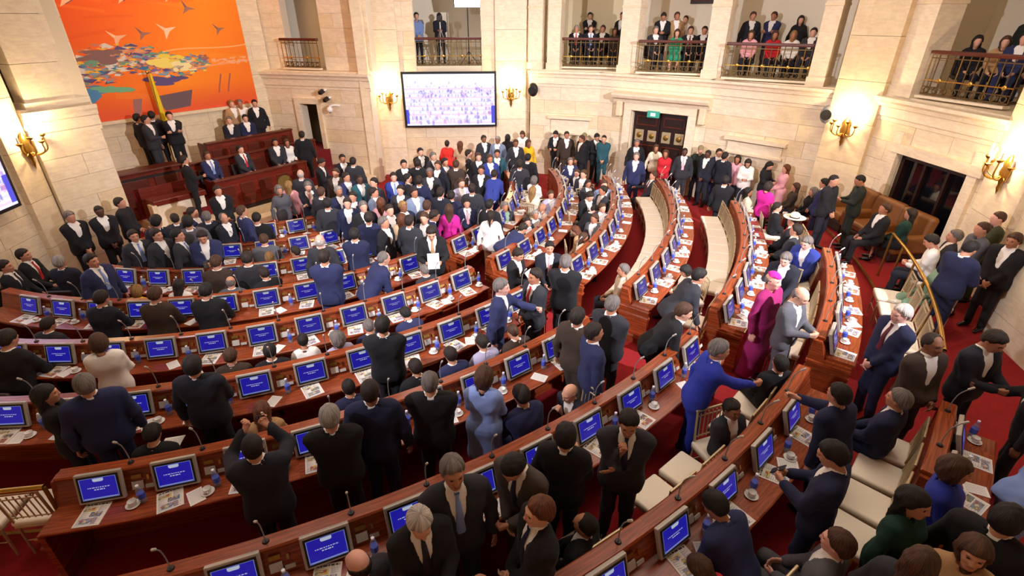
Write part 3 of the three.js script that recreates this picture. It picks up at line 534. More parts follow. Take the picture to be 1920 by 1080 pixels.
sconce(TV0, TV1, 958, 172, 0.12, 'lit brass candle sconce on the pilaster between the big screen and the curved wall');
sconce(PL0, PL1, 42, 268, 0.14, 'lit brass candle sconce on the pilaster beside the stone pier and cut-off screen');
sconce(PILR0, PILR1, 1588, 235, 0.16, 'lit brass candle sconce on the broad pilaster next to the grey round loudspeaker');
sconce(R2, R3, 1896, 312, 0.14, 'lit brass candle sconce on the pilaster beside the dark window');
// round loudspeakers
function roundSpeaker(A, B, px, py, mat, label) {
  const [u, v] = onWall(px, py, ...shifted(A, B, 0.2)), P = wallAt(A, B, u, 0), g = thing('wall_loudspeaker', label, 'loudspeaker', P[0], v, P[1], runOf(A, B).turn);
  part(g, 'shell', moved(sph(0.2, 18, 14), 0, 0, 0.24, 0, 0, 0, 0.9, 1.15, 0.75), mat); part(g, 'mount', bx(0.1, 0.12, 0.14), M.black, 0, 0, 0.08); part(g, 'grille', moved(cyl(0.13, 0.13, 0.02, 18), 0, 0, 0.385, Math.PI / 2), M.blackMatt);
}
roundSpeaker(ARC[0], ARC[1], 1000, 168, M.black, 'black oval loudspeaker on the curved wall beside the screen sconce');
roundSpeaker(ARC[2], ARC[3], 1553, 214, M.grey, 'grey oval loudspeaker on the curved wall beside the broad pilaster');
// slim column loudspeakers
for (const [px, py, label] of [[713, 322, 'slim black column loudspeaker standing in the corner next to the big screen wall'], [176, 448, 'slim black column loudspeaker standing against the stone pier']]) {
  const [x, d] = ground(px, py, 0.23), g = thing('column_loudspeaker', label, 'loudspeaker', x, 0, d, 0.2);
  part(g, 'column', rbx(0.09, 1.45, 0.1, 0.015), M.black, 0, 1.0, 0); part(g, 'base_plate', cyl(0.18, 0.18, 0.025, 18), M.black, 0, 0.0125, 0); part(g, 'pole', cyl(0.02, 0.02, 0.28, 8), M.black, 0, 0.15, 0);
}
// security cameras on the wing wall
for (const [px, py, dome, label] of [[604, 172, 0, 'dark bullet security camera above the side doorway'], [613, 186, 0, 'black box security camera under another above the side doorway'], [620, 205, 1, 'white dome security camera on a bracket beside the side doorway']]) {
  const [u, v] = onWall(px, py, ...shifted(WING0, WING1, 0.2)), P = wallAt(WING0, WING1, u, 0), g = thing('security_camera', label, 'camera', P[0], v, P[1], runOf(WING0, WING1).turn);
  if (dome) { part(g, 'arm', tube([[0.25, 0.1, 0.0], [0.15, 0.14, 0.2], [0, 0.1, 0.26]], 0.03, 8, 8), M.white); part(g, 'dome', sph(0.1, 14, 10), M.white, 0, 0, 0.26); part(g, 'lens_window', sph(0.06, 12, 8), M.glassDark, 0, -0.06, 0.26); }
  else { part(g, 'body', rbx(0.13, 0.12, 0.26, 0.03), M.black, 0, 0, 0.24, 0.25); part(g, 'wall_bracket', bx(0.06, 0.06, 0.14), M.white, 0.04, 0.05, 0.11); part(g, 'lens', moved(cyl(0.04, 0.04, 0.04, 12), 0, -0.03, 0.32, Math.PI / 2), M.glassDark); }
}
// double door with stone surround
{
  const A = ARC[1], B = ARC[2], g = structure('door_1'), P = wallAt(A, B, doorU[0], 0), w = doorU[1] - doorU[0]; g.position.set(P[0], 0, -P[1]); g.rotation.y = runOf(A, B).turn;
  for (const s of [0, 1]) {
    const cx = w * (0.25 + 0.5 * s), lw = w / 2 - 0.02;
    part(g, 'door_leaf', bx(lw, DOOR_TOP - 0.03, 0.07), M.woodBlack, cx, DOOR_TOP / 2, -0.16);
    const rect = (x, y, ww, hh) => { part(g, 'raised_frame', merge([moved(bx(ww, 0.035, 0.03), 0, hh / 2, 0), moved(bx(ww, 0.035, 0.03), 0, -hh / 2, 0), moved(bx(0.035, hh, 0.03), ww / 2, 0, 0), moved(bx(0.035, hh, 0.03), -ww / 2, 0, 0)]), M.woodDark, cx + x, y, -0.115); };
    rect(0, 2.22, lw * 0.74, 0.27); rect(0, 1.13, lw * 0.74, 0.6); rect(0, 0.45, lw * 0.74, 0.45);
    for (const x of [-0.22, 0.22]) { part(g, 'carved_panel', rbx(0.3, 0.36, 0.04, 0.015), M.champagne, cx + x, 1.74, -0.12); part(g, 'rosette', moved(sph(0.09, 12, 8), 0, 0, 0, 0, 0, 0, 1, 1, 0.3), M.brassOld, cx + x, 1.74, -0.098); }
  }
  part(g, 'jamb', bx(0.26, DOOR_TOP + 0.1, 0.16), M.stone[2], -0.15, DOOR_TOP / 2, 0.06); part(g, 'jamb', bx(0.26, DOOR_TOP + 0.1, 0.16), M.stone[2], w + 0.15, DOOR_TOP / 2, 0.06);
  part(g, 'lintel', bx(w + 0.56, 0.22, 0.18), M.stone[0], w / 2, DOOR_TOP + 0.15, 0.07);
  part(g, 'pediment', extrude([[0, 0], [0.16, 0], [0.2, 0.1], [0.36, 0.16], [0.4, 0.24], [0.4, 0.3], [0, 0.34]], w + 1.3), M.stone[4], -0.65, DOOR_TOP + 0.26, 0.02);
  for (const x of [-0.45, w + 0.45]) part(g, 'console', rbx(0.22, 0.5, 0.24, 0.05), M.stone[1], x, DOOR_TOP + 0.05, 0.1);
  const e = thing('exit_sign', 'small green lit exit sign above the dark double door', 'sign', P[0], 0, P[1], runOf(A, B).turn);
  part(e, 'box', rbx(0.4, 0.2, 0.08, 0.01), std(0x2c8a78, 0.5, { emissive: 0x3fae96, emissiveIntensity: 0.4 }), w * 0.42, DOOR_TOP - 0.02, 0.2);
  part(e, 'pictogram', bx(0.16, 0.1, 0.01), std(0xd8f4ec, 0.5, { emissive: 0xbfeee0, emissiveIntensity: 0.4 }), w * 0.42, DOOR_TOP - 0.02, 0.243);
}
// side doorway: opening with stone architrave
{
  const g = structure('door_2'), P = wallAt(WING0, WING1, wingDoor[0], 0), w = wingDoor[1] - wingDoor[0]; g.position.set(P[0], 0, -P[1]); g.rotation.y = runOf(WING0, WING1).turn;
  part(g, 'jamb', bx(0.2, 2.7, 0.12), M.stone[2], -0.1, 1.35, 0.05); part(g, 'jamb', bx(0.16, 2.7, 0.12), M.stone[1], w + 0.08, 1.35, 0.05); part(g, 'lintel', bx(w + 0.4, 0.18, 0.12), M.stone[0], w / 2, 2.7, 0.05);
  part(g, 'passage_back', bx(w + 2.4, 3.1, 0.1), M.plasterWarm, w / 2, 1.55, -1.7);
}
// stone relief panels on the curved wall
for (const [i, pa, pb, py0, py1] of [[0, 1032, 1108, 218, 250], [2, 1366, 1478, 256, 292]]) {
  const A = ARC[i ? 2 : 0], B = ARC[i ? 3 : 1], a = onWall(pa, py0, A, B), b = onWall(pb, py0, A, B), lo = onWall((pa + pb) / 2, py1, A, B)[1], P = wallAt(A, B, a[0], 0), g = structure('trim_' + trimN++), w = b[0] - a[0], h = a[1] - lo;
  g.position.set(P[0], lo, -P[1]); g.rotation.y = runOf(A, B).turn;
  part(g, 'hood', bx(w + 0.1, 0.1, 0.2), M.stone[4], w / 2, h, 0.08); part(g, 'relief_panel', bx(w - 0.1, h - 0.12, 0.1), M.stone[2], w / 2, h / 2 - 0.03, 0.04); part(g, 'sill', bx(w, 0.06, 0.14), M.stone[4], w / 2, 0, 0.06);
}
// dark window on the east wall with wainscot below
{
  const g = structure('window_1'), A = PILR1, B = R2, P = wallAt(A, B, winU[0], 0), w = winU[1] - winU[0], h = winTop - winSill; g.position.set(P[0], 0, -P[1]); g.rotation.y = runOf(A, B).turn;
  part(g, 'glass', bx(w, h, 0.03), M.glassDark, w / 2, winSill + h / 2, -0.2);
  part(g, 'wooden_frame', merge([moved(bx(w, 0.1, 0.14), w / 2, winTop - 0.05, -0.12), moved(bx(w, 0.1, 0.14), w / 2, winSill + 0.05, -0.12), moved(bx(0.1, h, 0.14), 0.05, winSill + h / 2, -0.12), moved(bx(0.1, h, 0.14), w - 0.05, winSill + h / 2, -0.12)]), M.woodBlack);
  for (const t of [0.34, 0.67]) part(g, 'mullion', bx(0.06, h, 0.08), M.woodBlack, w * t, winSill + h / 2, -0.14);
  part(g, 'stone_architrave', merge([moved(bx(0.22, h + 1.3, 0.14), -0.11, (winTop) / 2 + 0.3, 0.05), moved(bx(0.22, h + 1.3, 0.14), w + 0.11, winTop / 2 + 0.3, 0.05), moved(bx(w + 0.6, 0.2, 0.16), w / 2, winTop + 0.12, 0.06)]), M.stone[2]);
  part(g, 'wainscot', bx(w, winSill, 0.12), M.mahogany, w / 2, winSill / 2, 0.0);
  for (const t of [0.25, 0.75]) part(g, 'wainscot_panel', rbx(w * 0.4, winSill * 0.6, 0.04, 0.015), M.woodDark, w * t, winSill / 2, 0.07);
}
// ------------------------------------------------------------------ gallery balustrades
function balustrade(label, p0, p1, py0, py1, wall) {
  const at = (px, py) => wall ? wallAt(...wall, onWall(px, py, ...wall)[0], -0.12) : ground(px, py, GALLERY + 0.02), A = at(p0, py0), B = at(p1, py1), { L, turn } = runOf(A, B), g = thing('balcony_railing', label, 'railing', A[0], GALLERY, A[1], turn);
  part(g, 'handrail', rbx(L + 0.06, 0.08, 0.14, 0.02), M.woodDark, L / 2, 0.95, 0);
  part(g, 'upper_bar', bx(L, 0.02, 0.03), M.bronze, L / 2, 0.84, 0); part(g, 'middle_bar', bx(L, 0.022, 0.03), M.brass, L / 2, 0.4, 0); part(g, 'lower_bar', bx(L, 0.03, 0.04), M.bronze, L / 2, 0.12, 0);
  part(g, 'kerb', bx(L + 0.04, 0.05, 0.2), M.stone[2], L / 2, 0.06, 0.02);
  const n = Math.max(4, Math.round(L / 0.16));
  for (let i = 0; i <= n; i++) part(g, 'baluster', cyl(0.012, 0.012, 0.82, 6), i % 4 ? M.bronze : M.brassOld, L * i / n, 0.51, 0);
  for (let i = 0; i < n; i += 4) part(g, 'rosette', cached('rosette', () => moved(sph(0.05, 10, 8), 0, 0, 0, 0, 0, 0, 1, 1, 0.4)), M.brass, L * Math.min(1, (i + 2) / n), 0.4, 0.01);
  const m = Math.max(4, Math.round(L / 0.2));
  for (let i = 0; i < m; i++) part(g, 'frieze_scroll', cached('scroll', () => new THREE.TorusGeometry(0.055, 0.014, 6, 12)), M.bronze, L * (i + 0.5) / m, 0.195, 0.0);
  part(g, 'frieze_bar', bx(L, 0.02, 0.03), M.bronze, L / 2, 0.265, 0);
}
balustrade('bronze balcony railing below the two camera operators above the big screen', 779, 902, 124, 124, [TV0, TV1]);
balustrade('bronze balcony railing in front of the grey-haired spectator and standing man, nearest the big screen', 1053, 1155, 128, 130);
balustrade('bronze balcony railing in front of the woman in green', 1193, 1318, 138, 142);
balustrade('bronze balcony railing in front of the spectator in red, beside the broad pilaster', 1354, 1508, 148, 157);
balustrade('bronze balcony railing over the dark window, jutting from the east gallery', 1722, 1884, 183, 206);
balustrade('short bronze railing of the empty balcony over the side doorway', 532, 598, 129, 131, [WING0, WING1]);
{ const A = ground(1884, 206, GALLERY), B = [A[0] + 1.2, A[1] - 0.14], { L, turn } = runOf(B, A), g = thing('balcony_railing', 'side return of the bronze balcony railing over the dark window', 'railing', A[0], GALLERY, A[1], turn + Math.PI); part(g, 'handrail', rbx(L, 0.08, 0.14, 0.02), M.woodDark, L / 2, 0.95, 0); for (let i = 1; i < 8; i++) part(g, 'baluster', cyl(0.012, 0.012, 0.82, 6), M.bronze, L * i / 8, 0.51, 0); part(g, 'middle_bar', bx(L, 0.022, 0.03), M.brass, L / 2, 0.4, 0); part(g, 'lower_bar', bx(L, 0.03, 0.04), M.bronze, L / 2, 0.12, 0); }
// jutting balcony slab below it
{ const A = ground(1722, 183, GALLERY), B = ground(1884, 206, GALLERY), { L, turn } = runOf(A, B), g = structure('floor_balcony'); g.position.set(A[0], 0, -A[1]); g.rotation.y = turn; part(g, 'slab', bx(L + 0.1, 0.16, 1.45), M.stone[2], L / 2, GALLERY - 0.09, -0.66); }
// pictures hung on the gallery's rear wall
for (const [pa, pb, i, label] of [[1127, 1165, 1, 'dark framed picture on the gallery wall behind the standing man nearest the screen'], [1295, 1338, 2, 'dark framed picture on the gallery wall behind the woman in green'], [1500, 1545, 2, 'dark framed picture on the gallery wall behind the woman with long hair']]) {
  const [A, B] = galleryBack[i === 1 ? 2 : 2], a = onWall(pa, 8, A, B)[0], b = onWall(pb, 8, A, B)[0], v = onWall((pa + pb) / 2, i === 1 ? 13 : 7, A, B)[1], P = wallAt(A, B, (a + b) / 2, 0.04), g = thing('framed_picture', label, 'picture', P[0], v, P[1], runOf(A, B).turn);
  part(g, 'frame', rbx(b - a, 1.2, 0.06, 0.015), M.woodBlack, 0, 0.6, 0); part(g, 'canvas', bx(b - a - 0.16, 1.04, 0.01), std(0x5a2a22, 0.7), 0, 0.6, 0.034);
}

// ------------------------------------------------------------------ rostrum in the niche: local x along the mouth, local z toward the hall
function rostrumThing(name, label, category) { return thing(name, label, category, NICHE[0], 0, NICHE[1], NICHE_TURN); }
{
  const g = structure('floor_rostrum'); g.position.set(NICHE[0], 0, -NICHE[1]); g.rotation.y = NICHE_TURN;
  part(g, 'lower_stage', bx(6.8, 0.3, 3.93), M.stone[3], 0.36, 0.15, -2.05); part(g, 'middle_stage', bx(5.85, 0.25, 1.0), M.carpetDark, 0.55, 0.425, -1.28); part(g, 'upper_stage', bx(6.8, 0.8, 2.1), M.carpetDark, 0.36, 0.7, -2.92); part(g, 'front_step', bx(3.3, 0.15, 0.37), M.stone[1], 0, 0.075, 0.09);
}
function bench(label, s0, s1, d, y0, y1, panels, deep = 0.5) {
  const g = rostrumThing('rostrum_bench', label, 'bench'), w = s1 - s0, cx = (s0 + s1) / 2, h = y1 - y0;
  part(g, 'front_board', bx(w, h, 0.05), M.mahogany, cx, y0 + h / 2, -d);
  part(g, 'ledge', rbx(w + 0.08, 0.06, 0.2, 0.02), M.woodDark, cx, y1 + 0.03, -d - 0.02);
  part(g, 'worktop', rbx(w, 0.05, deep, 0.015), M.wood, cx, y1 - 0.26, -d - deep / 2 - 0.03);
  part(g, 'plinth', bx(w + 0.04, 0.12, 0.08), M.woodBlack, cx, y0 + 0.06, -d + 0.01);
  for (let i = 0; i < panels; i++) part(g, 'raised_panel', rbx(w / panels - 0.16, h - 0.36, 0.04, 0.02), M.woodDark, s0 + w * (i + 0.5) / panels, y0 + h / 2 + 0.02, -d + 0.03);
  for (const x of [s0, s1]) part(g, 'end_board', bx(0.05, h, deep + 0.1), M.mahogany, x, y0 + h / 2, -d - deep / 2);
  return g;
}
const b1 = bench('lowest mahogany rostrum bench with a round gilt emblem on its front', -1.5, 1.33, 0.46, 0.3, 1.22, 5);
part(b1, 'gilt_emblem', moved(cyl(0.24, 0.24, 0.03, 20), 0, 0, 0, Math.PI / 2), std(0x9a8a4a, 0.4, { metalness: 0.7 }), 0.5, 0.76, -0.4);
bench('long middle mahogany rostrum bench seating men in suits', -1.55, 2.65, 1.8, 0.3, 1.5, 7);
bench('topmost mahogany rostrum bench below the mural', -0.55, 2.3, 2.52, 1.1, 1.82, 5);
{
  const g = rostrumThing('rostrum_side_desk', 'tall mahogany side desk of the rostrum beside the stone pier', 'desk');
  part(g, 'body', bx(1.6, 1.24, 0.46), M.mahogany, -2.5, 0.9, -2.15); part(g, 'top', rbx(1.7, 0.07, 0.55, 0.02), M.woodDark, -2.5, 1.55, -2.15);
  for (const x of [-2.9, -2.1]) part(g, 'raised_panel', rbx(0.64, 0.74, 0.04, 0.02), M.woodDark, x, 1.0, -1.905);
  part(g, 'band', bx(1.64, 0.07, 0.05), M.woodBlack, -2.5, 1.4, -1.905);
  const p = rostrumThing('rostrum_side_bench', 'low mahogany bench with a pale stone front beside the rostrum steps', 'bench');
  part(p, 'stone_front', bx(1.23, 0.87, 0.2), M.stone[2], -2.33, 0.435, -0.92); part(p, 'ledge', rbx(1.37, 0.15, 0.46, 0.03), M.mahogany, -2.33, 0.945, -1.0); part(p, 'back_board', bx(1.32, 0.9, 0.06), M.mahogany, -2.33, 0.75, -1.6); part(p, 'end_post', bx(0.12, 0.92, 0.28), M.stone[3], -3.02, 0.46, -0.87);
}
{
  const P = nichePt(-1.19, 3.5), g = thing('flag', 'yellow flag hanging limp from a pole under the mural', 'flag', P[0], 1.1, P[1], NICHE_TURN);
  part(g, 'pole', cyl(0.02, 0.02, 2.75, 10), M.brass, 0, 1.375, 0); part(g, 'finial', sph(0.05, 10, 8), M.brass, 0, 2.77, 0); part(g, 'base', cyl(0.14, 0.18, 0.08, 16), M.woodBlack, 0, 0.04, 0);
  part(g, 'cloth', cached('flagcloth', () => { const s = lathe([[0.02, 0], [0.06, 0.15], [0.08, 0.5], [0.06, 1.1], [0.035, 1.75], [0.02, 1.85]], 22), p = s.attributes.position; for (let i = 0; i < p.count; i++) { const a = Math.atan2(p.getZ(i), p.getX(i)), k = 1 + 0.25 * Math.sin(a * 5 + p.getY(i) * 2); p.setX(i, p.getX(i) * k); p.setZ(i, p.getZ(i) * k); } s.computeVertexNormals(); return s; }), std(0xe8c51c, 0.8), 0.07, 0.88, 0);
}
for (const [px, py, h, label, dark] of [[185, 216, 2.65, 'grey projector on an arm beside the mural and stone pier', 1], [218, 268, 1.83, 'white broadcast camera head on a slim stand behind the side desk', 0], [188, 266, 1.83, 'white floodlight head on a slim stand beside the stone pier', 0]]) {
  const [x, d] = ground(px, py, h), g = thing(dark ? 'projector' : 'broadcast_camera', label, dark ? 'projector' : 'camera', x, h, d, 0.7);
  part(g, 'body', rbx(dark ? 0.55 : 0.3, dark ? 0.26 : 0.3, dark ? 0.5 : 0.28, 0.04), dark ? M.grey : M.white); part(g, 'lens', moved(cyl(0.07, 0.08, 0.12, 14), 0.12, -0.02, 0.28, Math.PI / 2), M.glassDark); part(g, 'underside', rbx(0.2, 0.1, 0.2, 0.02), M.black, 0, -0.17, 0);
  part(g, 'pole', cyl(0.025, 0.03, h - 0.32 - 0.2, 8), M.black, 0, -(h - 0.32) / 2 - 0.1, 0); part(g, 'foot', cyl(0.18, 0.2, 0.03, 14), M.black, 0, -(h - 0.335), 0);
}
// leather armchairs under the dark window
for (const [t, out, label] of [[0.46, 0.62, 'worn brown leather armchair under the dark window, occupied by a woman in green'], [0.72, 0.66, 'empty worn brown leather armchair with a wide seat under the dark window'], [0.2, 0.6, 'brown leather armchair under the dark window, occupied by a man in black']]) {
  const { L, turn } = runOf(PILR1, R2), P = wallAt(PILR1, R2, L * t, out), g = thing('leather_armchair', label, 'armchair', P[0], levelAt(P[0], P[1]), P[1], turn);
  part(g, 'seat', rbx(0.62, 0.2, 0.66, 0.07, 3), M.leather, 0, 0.36, 0.04); part(g, 'backrest', rbx(0.86, 0.7, 0.22, 0.1, 3), M.leather, 0, 0.66, -0.36, -0.15); part(g, 'base', rbx(0.82, 0.24, 0.8, 0.04), M.leatherDark, 0, 0.16, -0.02);
  for (const s of [-1, 1]) { part(g, 'armrest', rbx(0.17, 0.42, 0.8, 0.08, 3), M.leather, s * 0.4, 0.42, 0); part(g, 'front_foot', cyl(0.03, 0.02, 0.06, 8), M.woodBlack, s * 0.34, 0.03, 0.32); part(g, 'rear_foot', cyl(0.03, 0.02, 0.06, 8), M.woodBlack, s * 0.34, 0.03, -0.36); }
}
// video camera on a tripod and a lit softbox in the gallery over the screen
{
  const d = 20.4, x = -131 * d / 1047, g = thing('video_camera', 'video camera on a silver tripod at the balcony above the big screen', 'camera', x, GALLERY, d, 0);
  for (const a of [0, 2.1, 4.2]) part(g, 'tripod_leg', tube([[0, 1.25, 0], [Math.sin(a) * 0.45, 0.02, Math.cos(a) * 0.45]], 0.022, 4, 6), M.chrome);
  part(g, 'column', cyl(0.03, 0.03, 0.4, 8), M.chrome, 0, 1.3, 0); part(g, 'body', rbx(0.16, 0.2, 0.4, 0.03), M.black, 0, 1.56, 0.02); part(g, 'lens', moved(cyl(0.06, 0.07, 0.2, 14), 0, 1.56, 0.3, Math.PI / 2), M.black);
  const d2 = 20.5, x2 = -80 * d2 / 1047, s = thing('softbox_light', 'bright lit studio softbox on a stand above the big screen', 'studio light', x2, GALLERY, d2, 0);
  part(s, 'stand', cyl(0.02, 0.02, 1.9, 8), M.black, 0, 0.95, 0); part(s, 'tripod_base', merge([0, 2.1, 4.2].map((a) => tube([[0, 0.5, 0], [Math.sin(a) * 0.4, 0.01, Math.cos(a) * 0.4]], 0.015, 4, 6))), M.black); part(s, 'hood', rbx(0.95, 0.6, 0.22, 0.05), M.black, 0, 2.2, 0, 0.25);
  part(s, 'diffuser', bx(0.88, 0.54, 0.02), std(0xffffff, 0.9, { emissive: 0xe8f0ff, emissiveIntensity: 5 }), 0, 2.17, 0.115, 0.25);
  const l = new THREE.RectAreaLight(0xe8f0ff, 30, 0.86, 0.52); l.position.set(0, 2.165, 0.14); l.rotation.set(0.25, Math.PI, 0); l.rotation.order = 'YXZ'; l.rotation.set(-0.25, Math.PI, 0); s.add(l);
}

// brass picture light over the mural, washing the niche with warm light
{
  const P = nichePt(-0.64, NICHE_DEPTH - 1.4), g = thing('picture_light', 'long brass picture light above the mural', 'lamp', P[0], 7.95, P[1], NICHE_TURN);
  part(g, 'trough', rbx(5.2, 0.16, 0.3, 0.04), M.brass, 0, 0.14, 0); part(g, 'tube_lamp', bx(5.0, 0.03, 0.2), std(0xffe0b0, 0.6, { emissive: 0xffb870, emissiveIntensity: 4 }), 0, 0.04, 0);
  for (const x of [-2, 2]) part(g, 'stay', cyl(0.02, 0.02, 0.75, 8), M.brassOld, x, 0.55, 0);
  const l = new THREE.RectAreaLight(new THREE.Color(1, 0.6, 0.26), 34, 5.0, 0.2); l.position.set(0, 0.01, 0); l.rotation.set(-Math.PI / 2 + 0.45, 0, 0); g.add(l);
}

// ------------------------------------------------------------------ people: tapered bones joined by a smooth minimum, meshed by surface nets
function capsules(list, k, off = 0) {                       // list of [ax,ay,az,bx,by,bz,ra,rb]
  const n = list.length, D = new Float64Array(n * 9);
  list.forEach((c, i) => { const bx_ = c[3] - c[0], by_ = c[4] - c[1], bz_ = c[5] - c[2]; D.set([c[0], c[1], c[2], bx_, by_, bz_, 1 / Math.max(1e-9, bx_ * bx_ + by_ * by_ + bz_ * bz_), c[6] + off, c[7] - c[6]], i * 9); });
  return (x, y, z) => {
    let m = 1e3;
    for (let o = 0; o < n * 9; o += 9) {
      const px = x - D[o], py = y - D[o + 1], pz = z - D[o + 2];
      let t = (px * D[o + 3] + py * D[o + 4] + pz * D[o + 5]) * D[o + 6]; t = t < 0 ? 0 : t > 1 ? 1 : t;
      const qx = px - D[o + 3] * t, qy = py - D[o + 4] * t, qz = pz - D[o + 5] * t, d = Math.sqrt(qx * qx + qy * qy + qz * qz) - D[o + 7] - D[o + 8] * t;
      if (d >= m + k) continue;
      if (d <= m - k) { m = d; continue; }
      const h = k - Math.abs(m - d); m = Math.min(m, d) - h * h / (4 * k);
    }
    return m;
  };
}
const smin = (a, b, k) => { const h = Math.max(k - Math.abs(a - b), 0); return Math.min(a, b) - h * h / (4 * k); };
const ell = (x, y, z, cx, cy, cz, rx, ry, rz) => { const a = (x - cx) / rx, b = (y - cy) / ry, c = (z - cz) / rz; return (Math.sqrt(a * a + b * b + c * c) - 1) * Math.min(rx, ry, rz); };
function nets(f, lo, hi, c) {
  const nx = Math.ceil((hi[0] - lo[0]) / c) + 1, ny = Math.ceil((hi[1] - lo[1]) / c) + 1, nz = Math.ceil((hi[2] - lo[2]) / c) + 1, S = nx * ny, v = new Float32Array(S * nz);
  for (let k = 0, o = 0; k < nz; k++) for (let j = 0; j < ny; j++) for (let i = 0; i < nx; i++, o++) v[o] = (i === 0 || j === 0 || k === 0 || i === nx - 1 || j === ny - 1 || k === nz - 1) ? Math.max(1e-4, f(lo[0] + i * c, lo[1] + j * c, lo[2] + k * c)) : f(lo[0] + i * c, lo[1] + j * c, lo[2] + k * c);
  const id = new Int32Array(S * nz).fill(-1), P = [], I = [], corner = [0, 1, nx, nx + 1, S, S + 1, S + nx, S + nx + 1];
  const E = [[0, 1], [2, 3], [4, 5], [6, 7], [0, 2], [1, 3], [4, 6], [5, 7], [0, 4], [1, 5], [2, 6], [3, 7]];
  for (let k = 0; k < nz - 1; k++) for (let j = 0; j < ny - 1; j++) for (let i = 0; i < nx - 1; i++) {
    const o = i + j * nx + k * S; let m = 0; for (let q8 = 0; q8 < 8; q8++) if (v[o + corner[q8]] < 0) m |= 1 << q8;
    if (m === 0 || m === 255) continue;
    let x = 0, y = 0, z = 0, n = 0;
    for (const [a, b] of E) if (((m >> a) & 1) !== ((m >> b) & 1)) { const va = v[o + corner[a]], vb = v[o + corner[b]], t = va / (va - vb); x += (a & 1) + t * ((b & 1) - (a & 1)); y += ((a >> 1) & 1) + t * (((b >> 1) & 1) - ((a >> 1) & 1)); z += (a >> 2) + t * ((b >> 2) - (a >> 2)); n++; }
    id[o] = P.length / 3; P.push(lo[0] + (i + x / n) * c, lo[1] + (j + y / n) * c, lo[2] + (k + z / n) * c);
  }
  const quad = (a, b, d, e, flip) => { if (a < 0 || b < 0 || d < 0 || e < 0) return; flip ? I.push(a, d, b, a, e, d) : I.push(a, b, d, a, d, e); };
  for (let k = 1; k < nz - 1; k++) for (let j = 1; j < ny - 1; j++) for (let i = 1; i < nx - 1; i++) {
    const o = i + j * nx + k * S, s = v[o] < 0;
    if (s !== v[o + 1] < 0) quad(id[o - nx - S], id[o - S], id[o], id[o - nx], !s);
    if (s !== v[o + nx] < 0) quad(id[o - 1 - S], id[o - 1], id[o], id[o - S], !s);
    if (s !== v[o + S] < 0) quad(id[o - 1 - nx], id[o - nx], id[o], id[o - 1], !s);
  }
  const g = new THREE.BufferGeometry(); g.setAttribute('position', new THREE.Float32BufferAttribute(P, 3)); g.setIndex(I); g.computeVertexNormals(); return g;
}
const box6 = (caps, pad) => { const lo = [9, 9, 9], hi = [-9, -9, -9]; for (const c of caps) for (let e = 0; e < 2; e++) for (let a = 0; a < 3; a++) { const r = c[6 + e] + pad; lo[a] = Math.min(lo[a], c[e * 3 + a] - r); hi[a] = Math.max(hi[a], c[e * 3 + a] + r); } return [lo, hi]; };
const cell = { body: [0.046, 0.056, 0.062], head: [0.0102, 0.017, 0.0255], hand: [0.009, 0.0132, 0.0172], jacket: [0.0225, 0.032, 0.043], legs: [0.037, 0.05, 0.06], hair: [0.0135, 0.02, 0.027], shirt: [0.0195, 0.029, 0.038] };

// head (origin at its middle, face toward +z)
function headSDF(fem) {
  const w = fem ? 0.95 : 1;
  return (x, y, z) => {
    const ax = Math.abs(x) / w;
    let d = smin(ell(ax, y, z, 0, 0.032, -0.014, 0.077, 0.089, 0.098), ell(ax, y, z, 0, -0.03, 0.018, 0.062, 0.086, 0.076), 0.04);
    d = smin(d, ell(ax, y, z, 0, -0.09, 0.056, 0.032, 0.026, 0.03), 0.03);
    d = smin(d, ell(ax, y, z, 0.022, 0.03, 0.078, 0.026, 0.012, 0.016), 0.02);                      // brow
    d = smin(d, ell(ax, y, z, 0.036, -0.022, 0.068, 0.02, 0.018, 0.02), 0.02);                      // cheekbone
    d = -smin(-d, ell(ax, y, z, 0.031, 0.008, 0.1, 0.017, 0.013, 0.02), 0.012);                     // eye hollow
    d = smin(d, Math.max(ell(ax, y, z, 0, -0.006, 0.094, 0.011, 0.032, 0.02), -1), 0.012);          // nose bridge
    d = smin(d, ell(ax, y, z, 0, -0.026, 0.106, 0.017, 0.013, 0.016), 0.008);                       // nose tip
    d = smin(d, ell(ax, y, z, 0, -0.057, 0.087, 0.024, 0.01, 0.014), 0.01);                         // lips
    d = smin(d, ell(ax, y, z, 0.079, -0.004, -0.012, 0.011, 0.033, 0.021), 0.008);                  // ear
    const ny = Math.max(-0.145, Math.min(-0.05, y)), r = fem ? 0.046 : 0.055;
    d = smin(d, Math.hypot(x, y - ny, z + 0.012 - (ny + 0.05) * 0.12) - r, 0.03);                   // neck
    return d;
  };
}
const headGeo = (fem, lod) => cached(`head${fem},${lod}`, () => nets(headSDF(fem), [-0.115, -0.27, -0.14], [0.115, 0.145, 0.15], cell.head[lod]));
const sstep = (a, b, t) => { const u = Math.max(0, Math.min(1, (t - a) / (b - a))); return u * u * (3 - 2 * u); };
const HAIRLINE = (z) => -0.002 + 0.052 * sstep(0.018, 0.056, z) + 0.5 * Math.max(0, z - 0.056) - 0.082 * sstep(-0.022, -0.062, z);
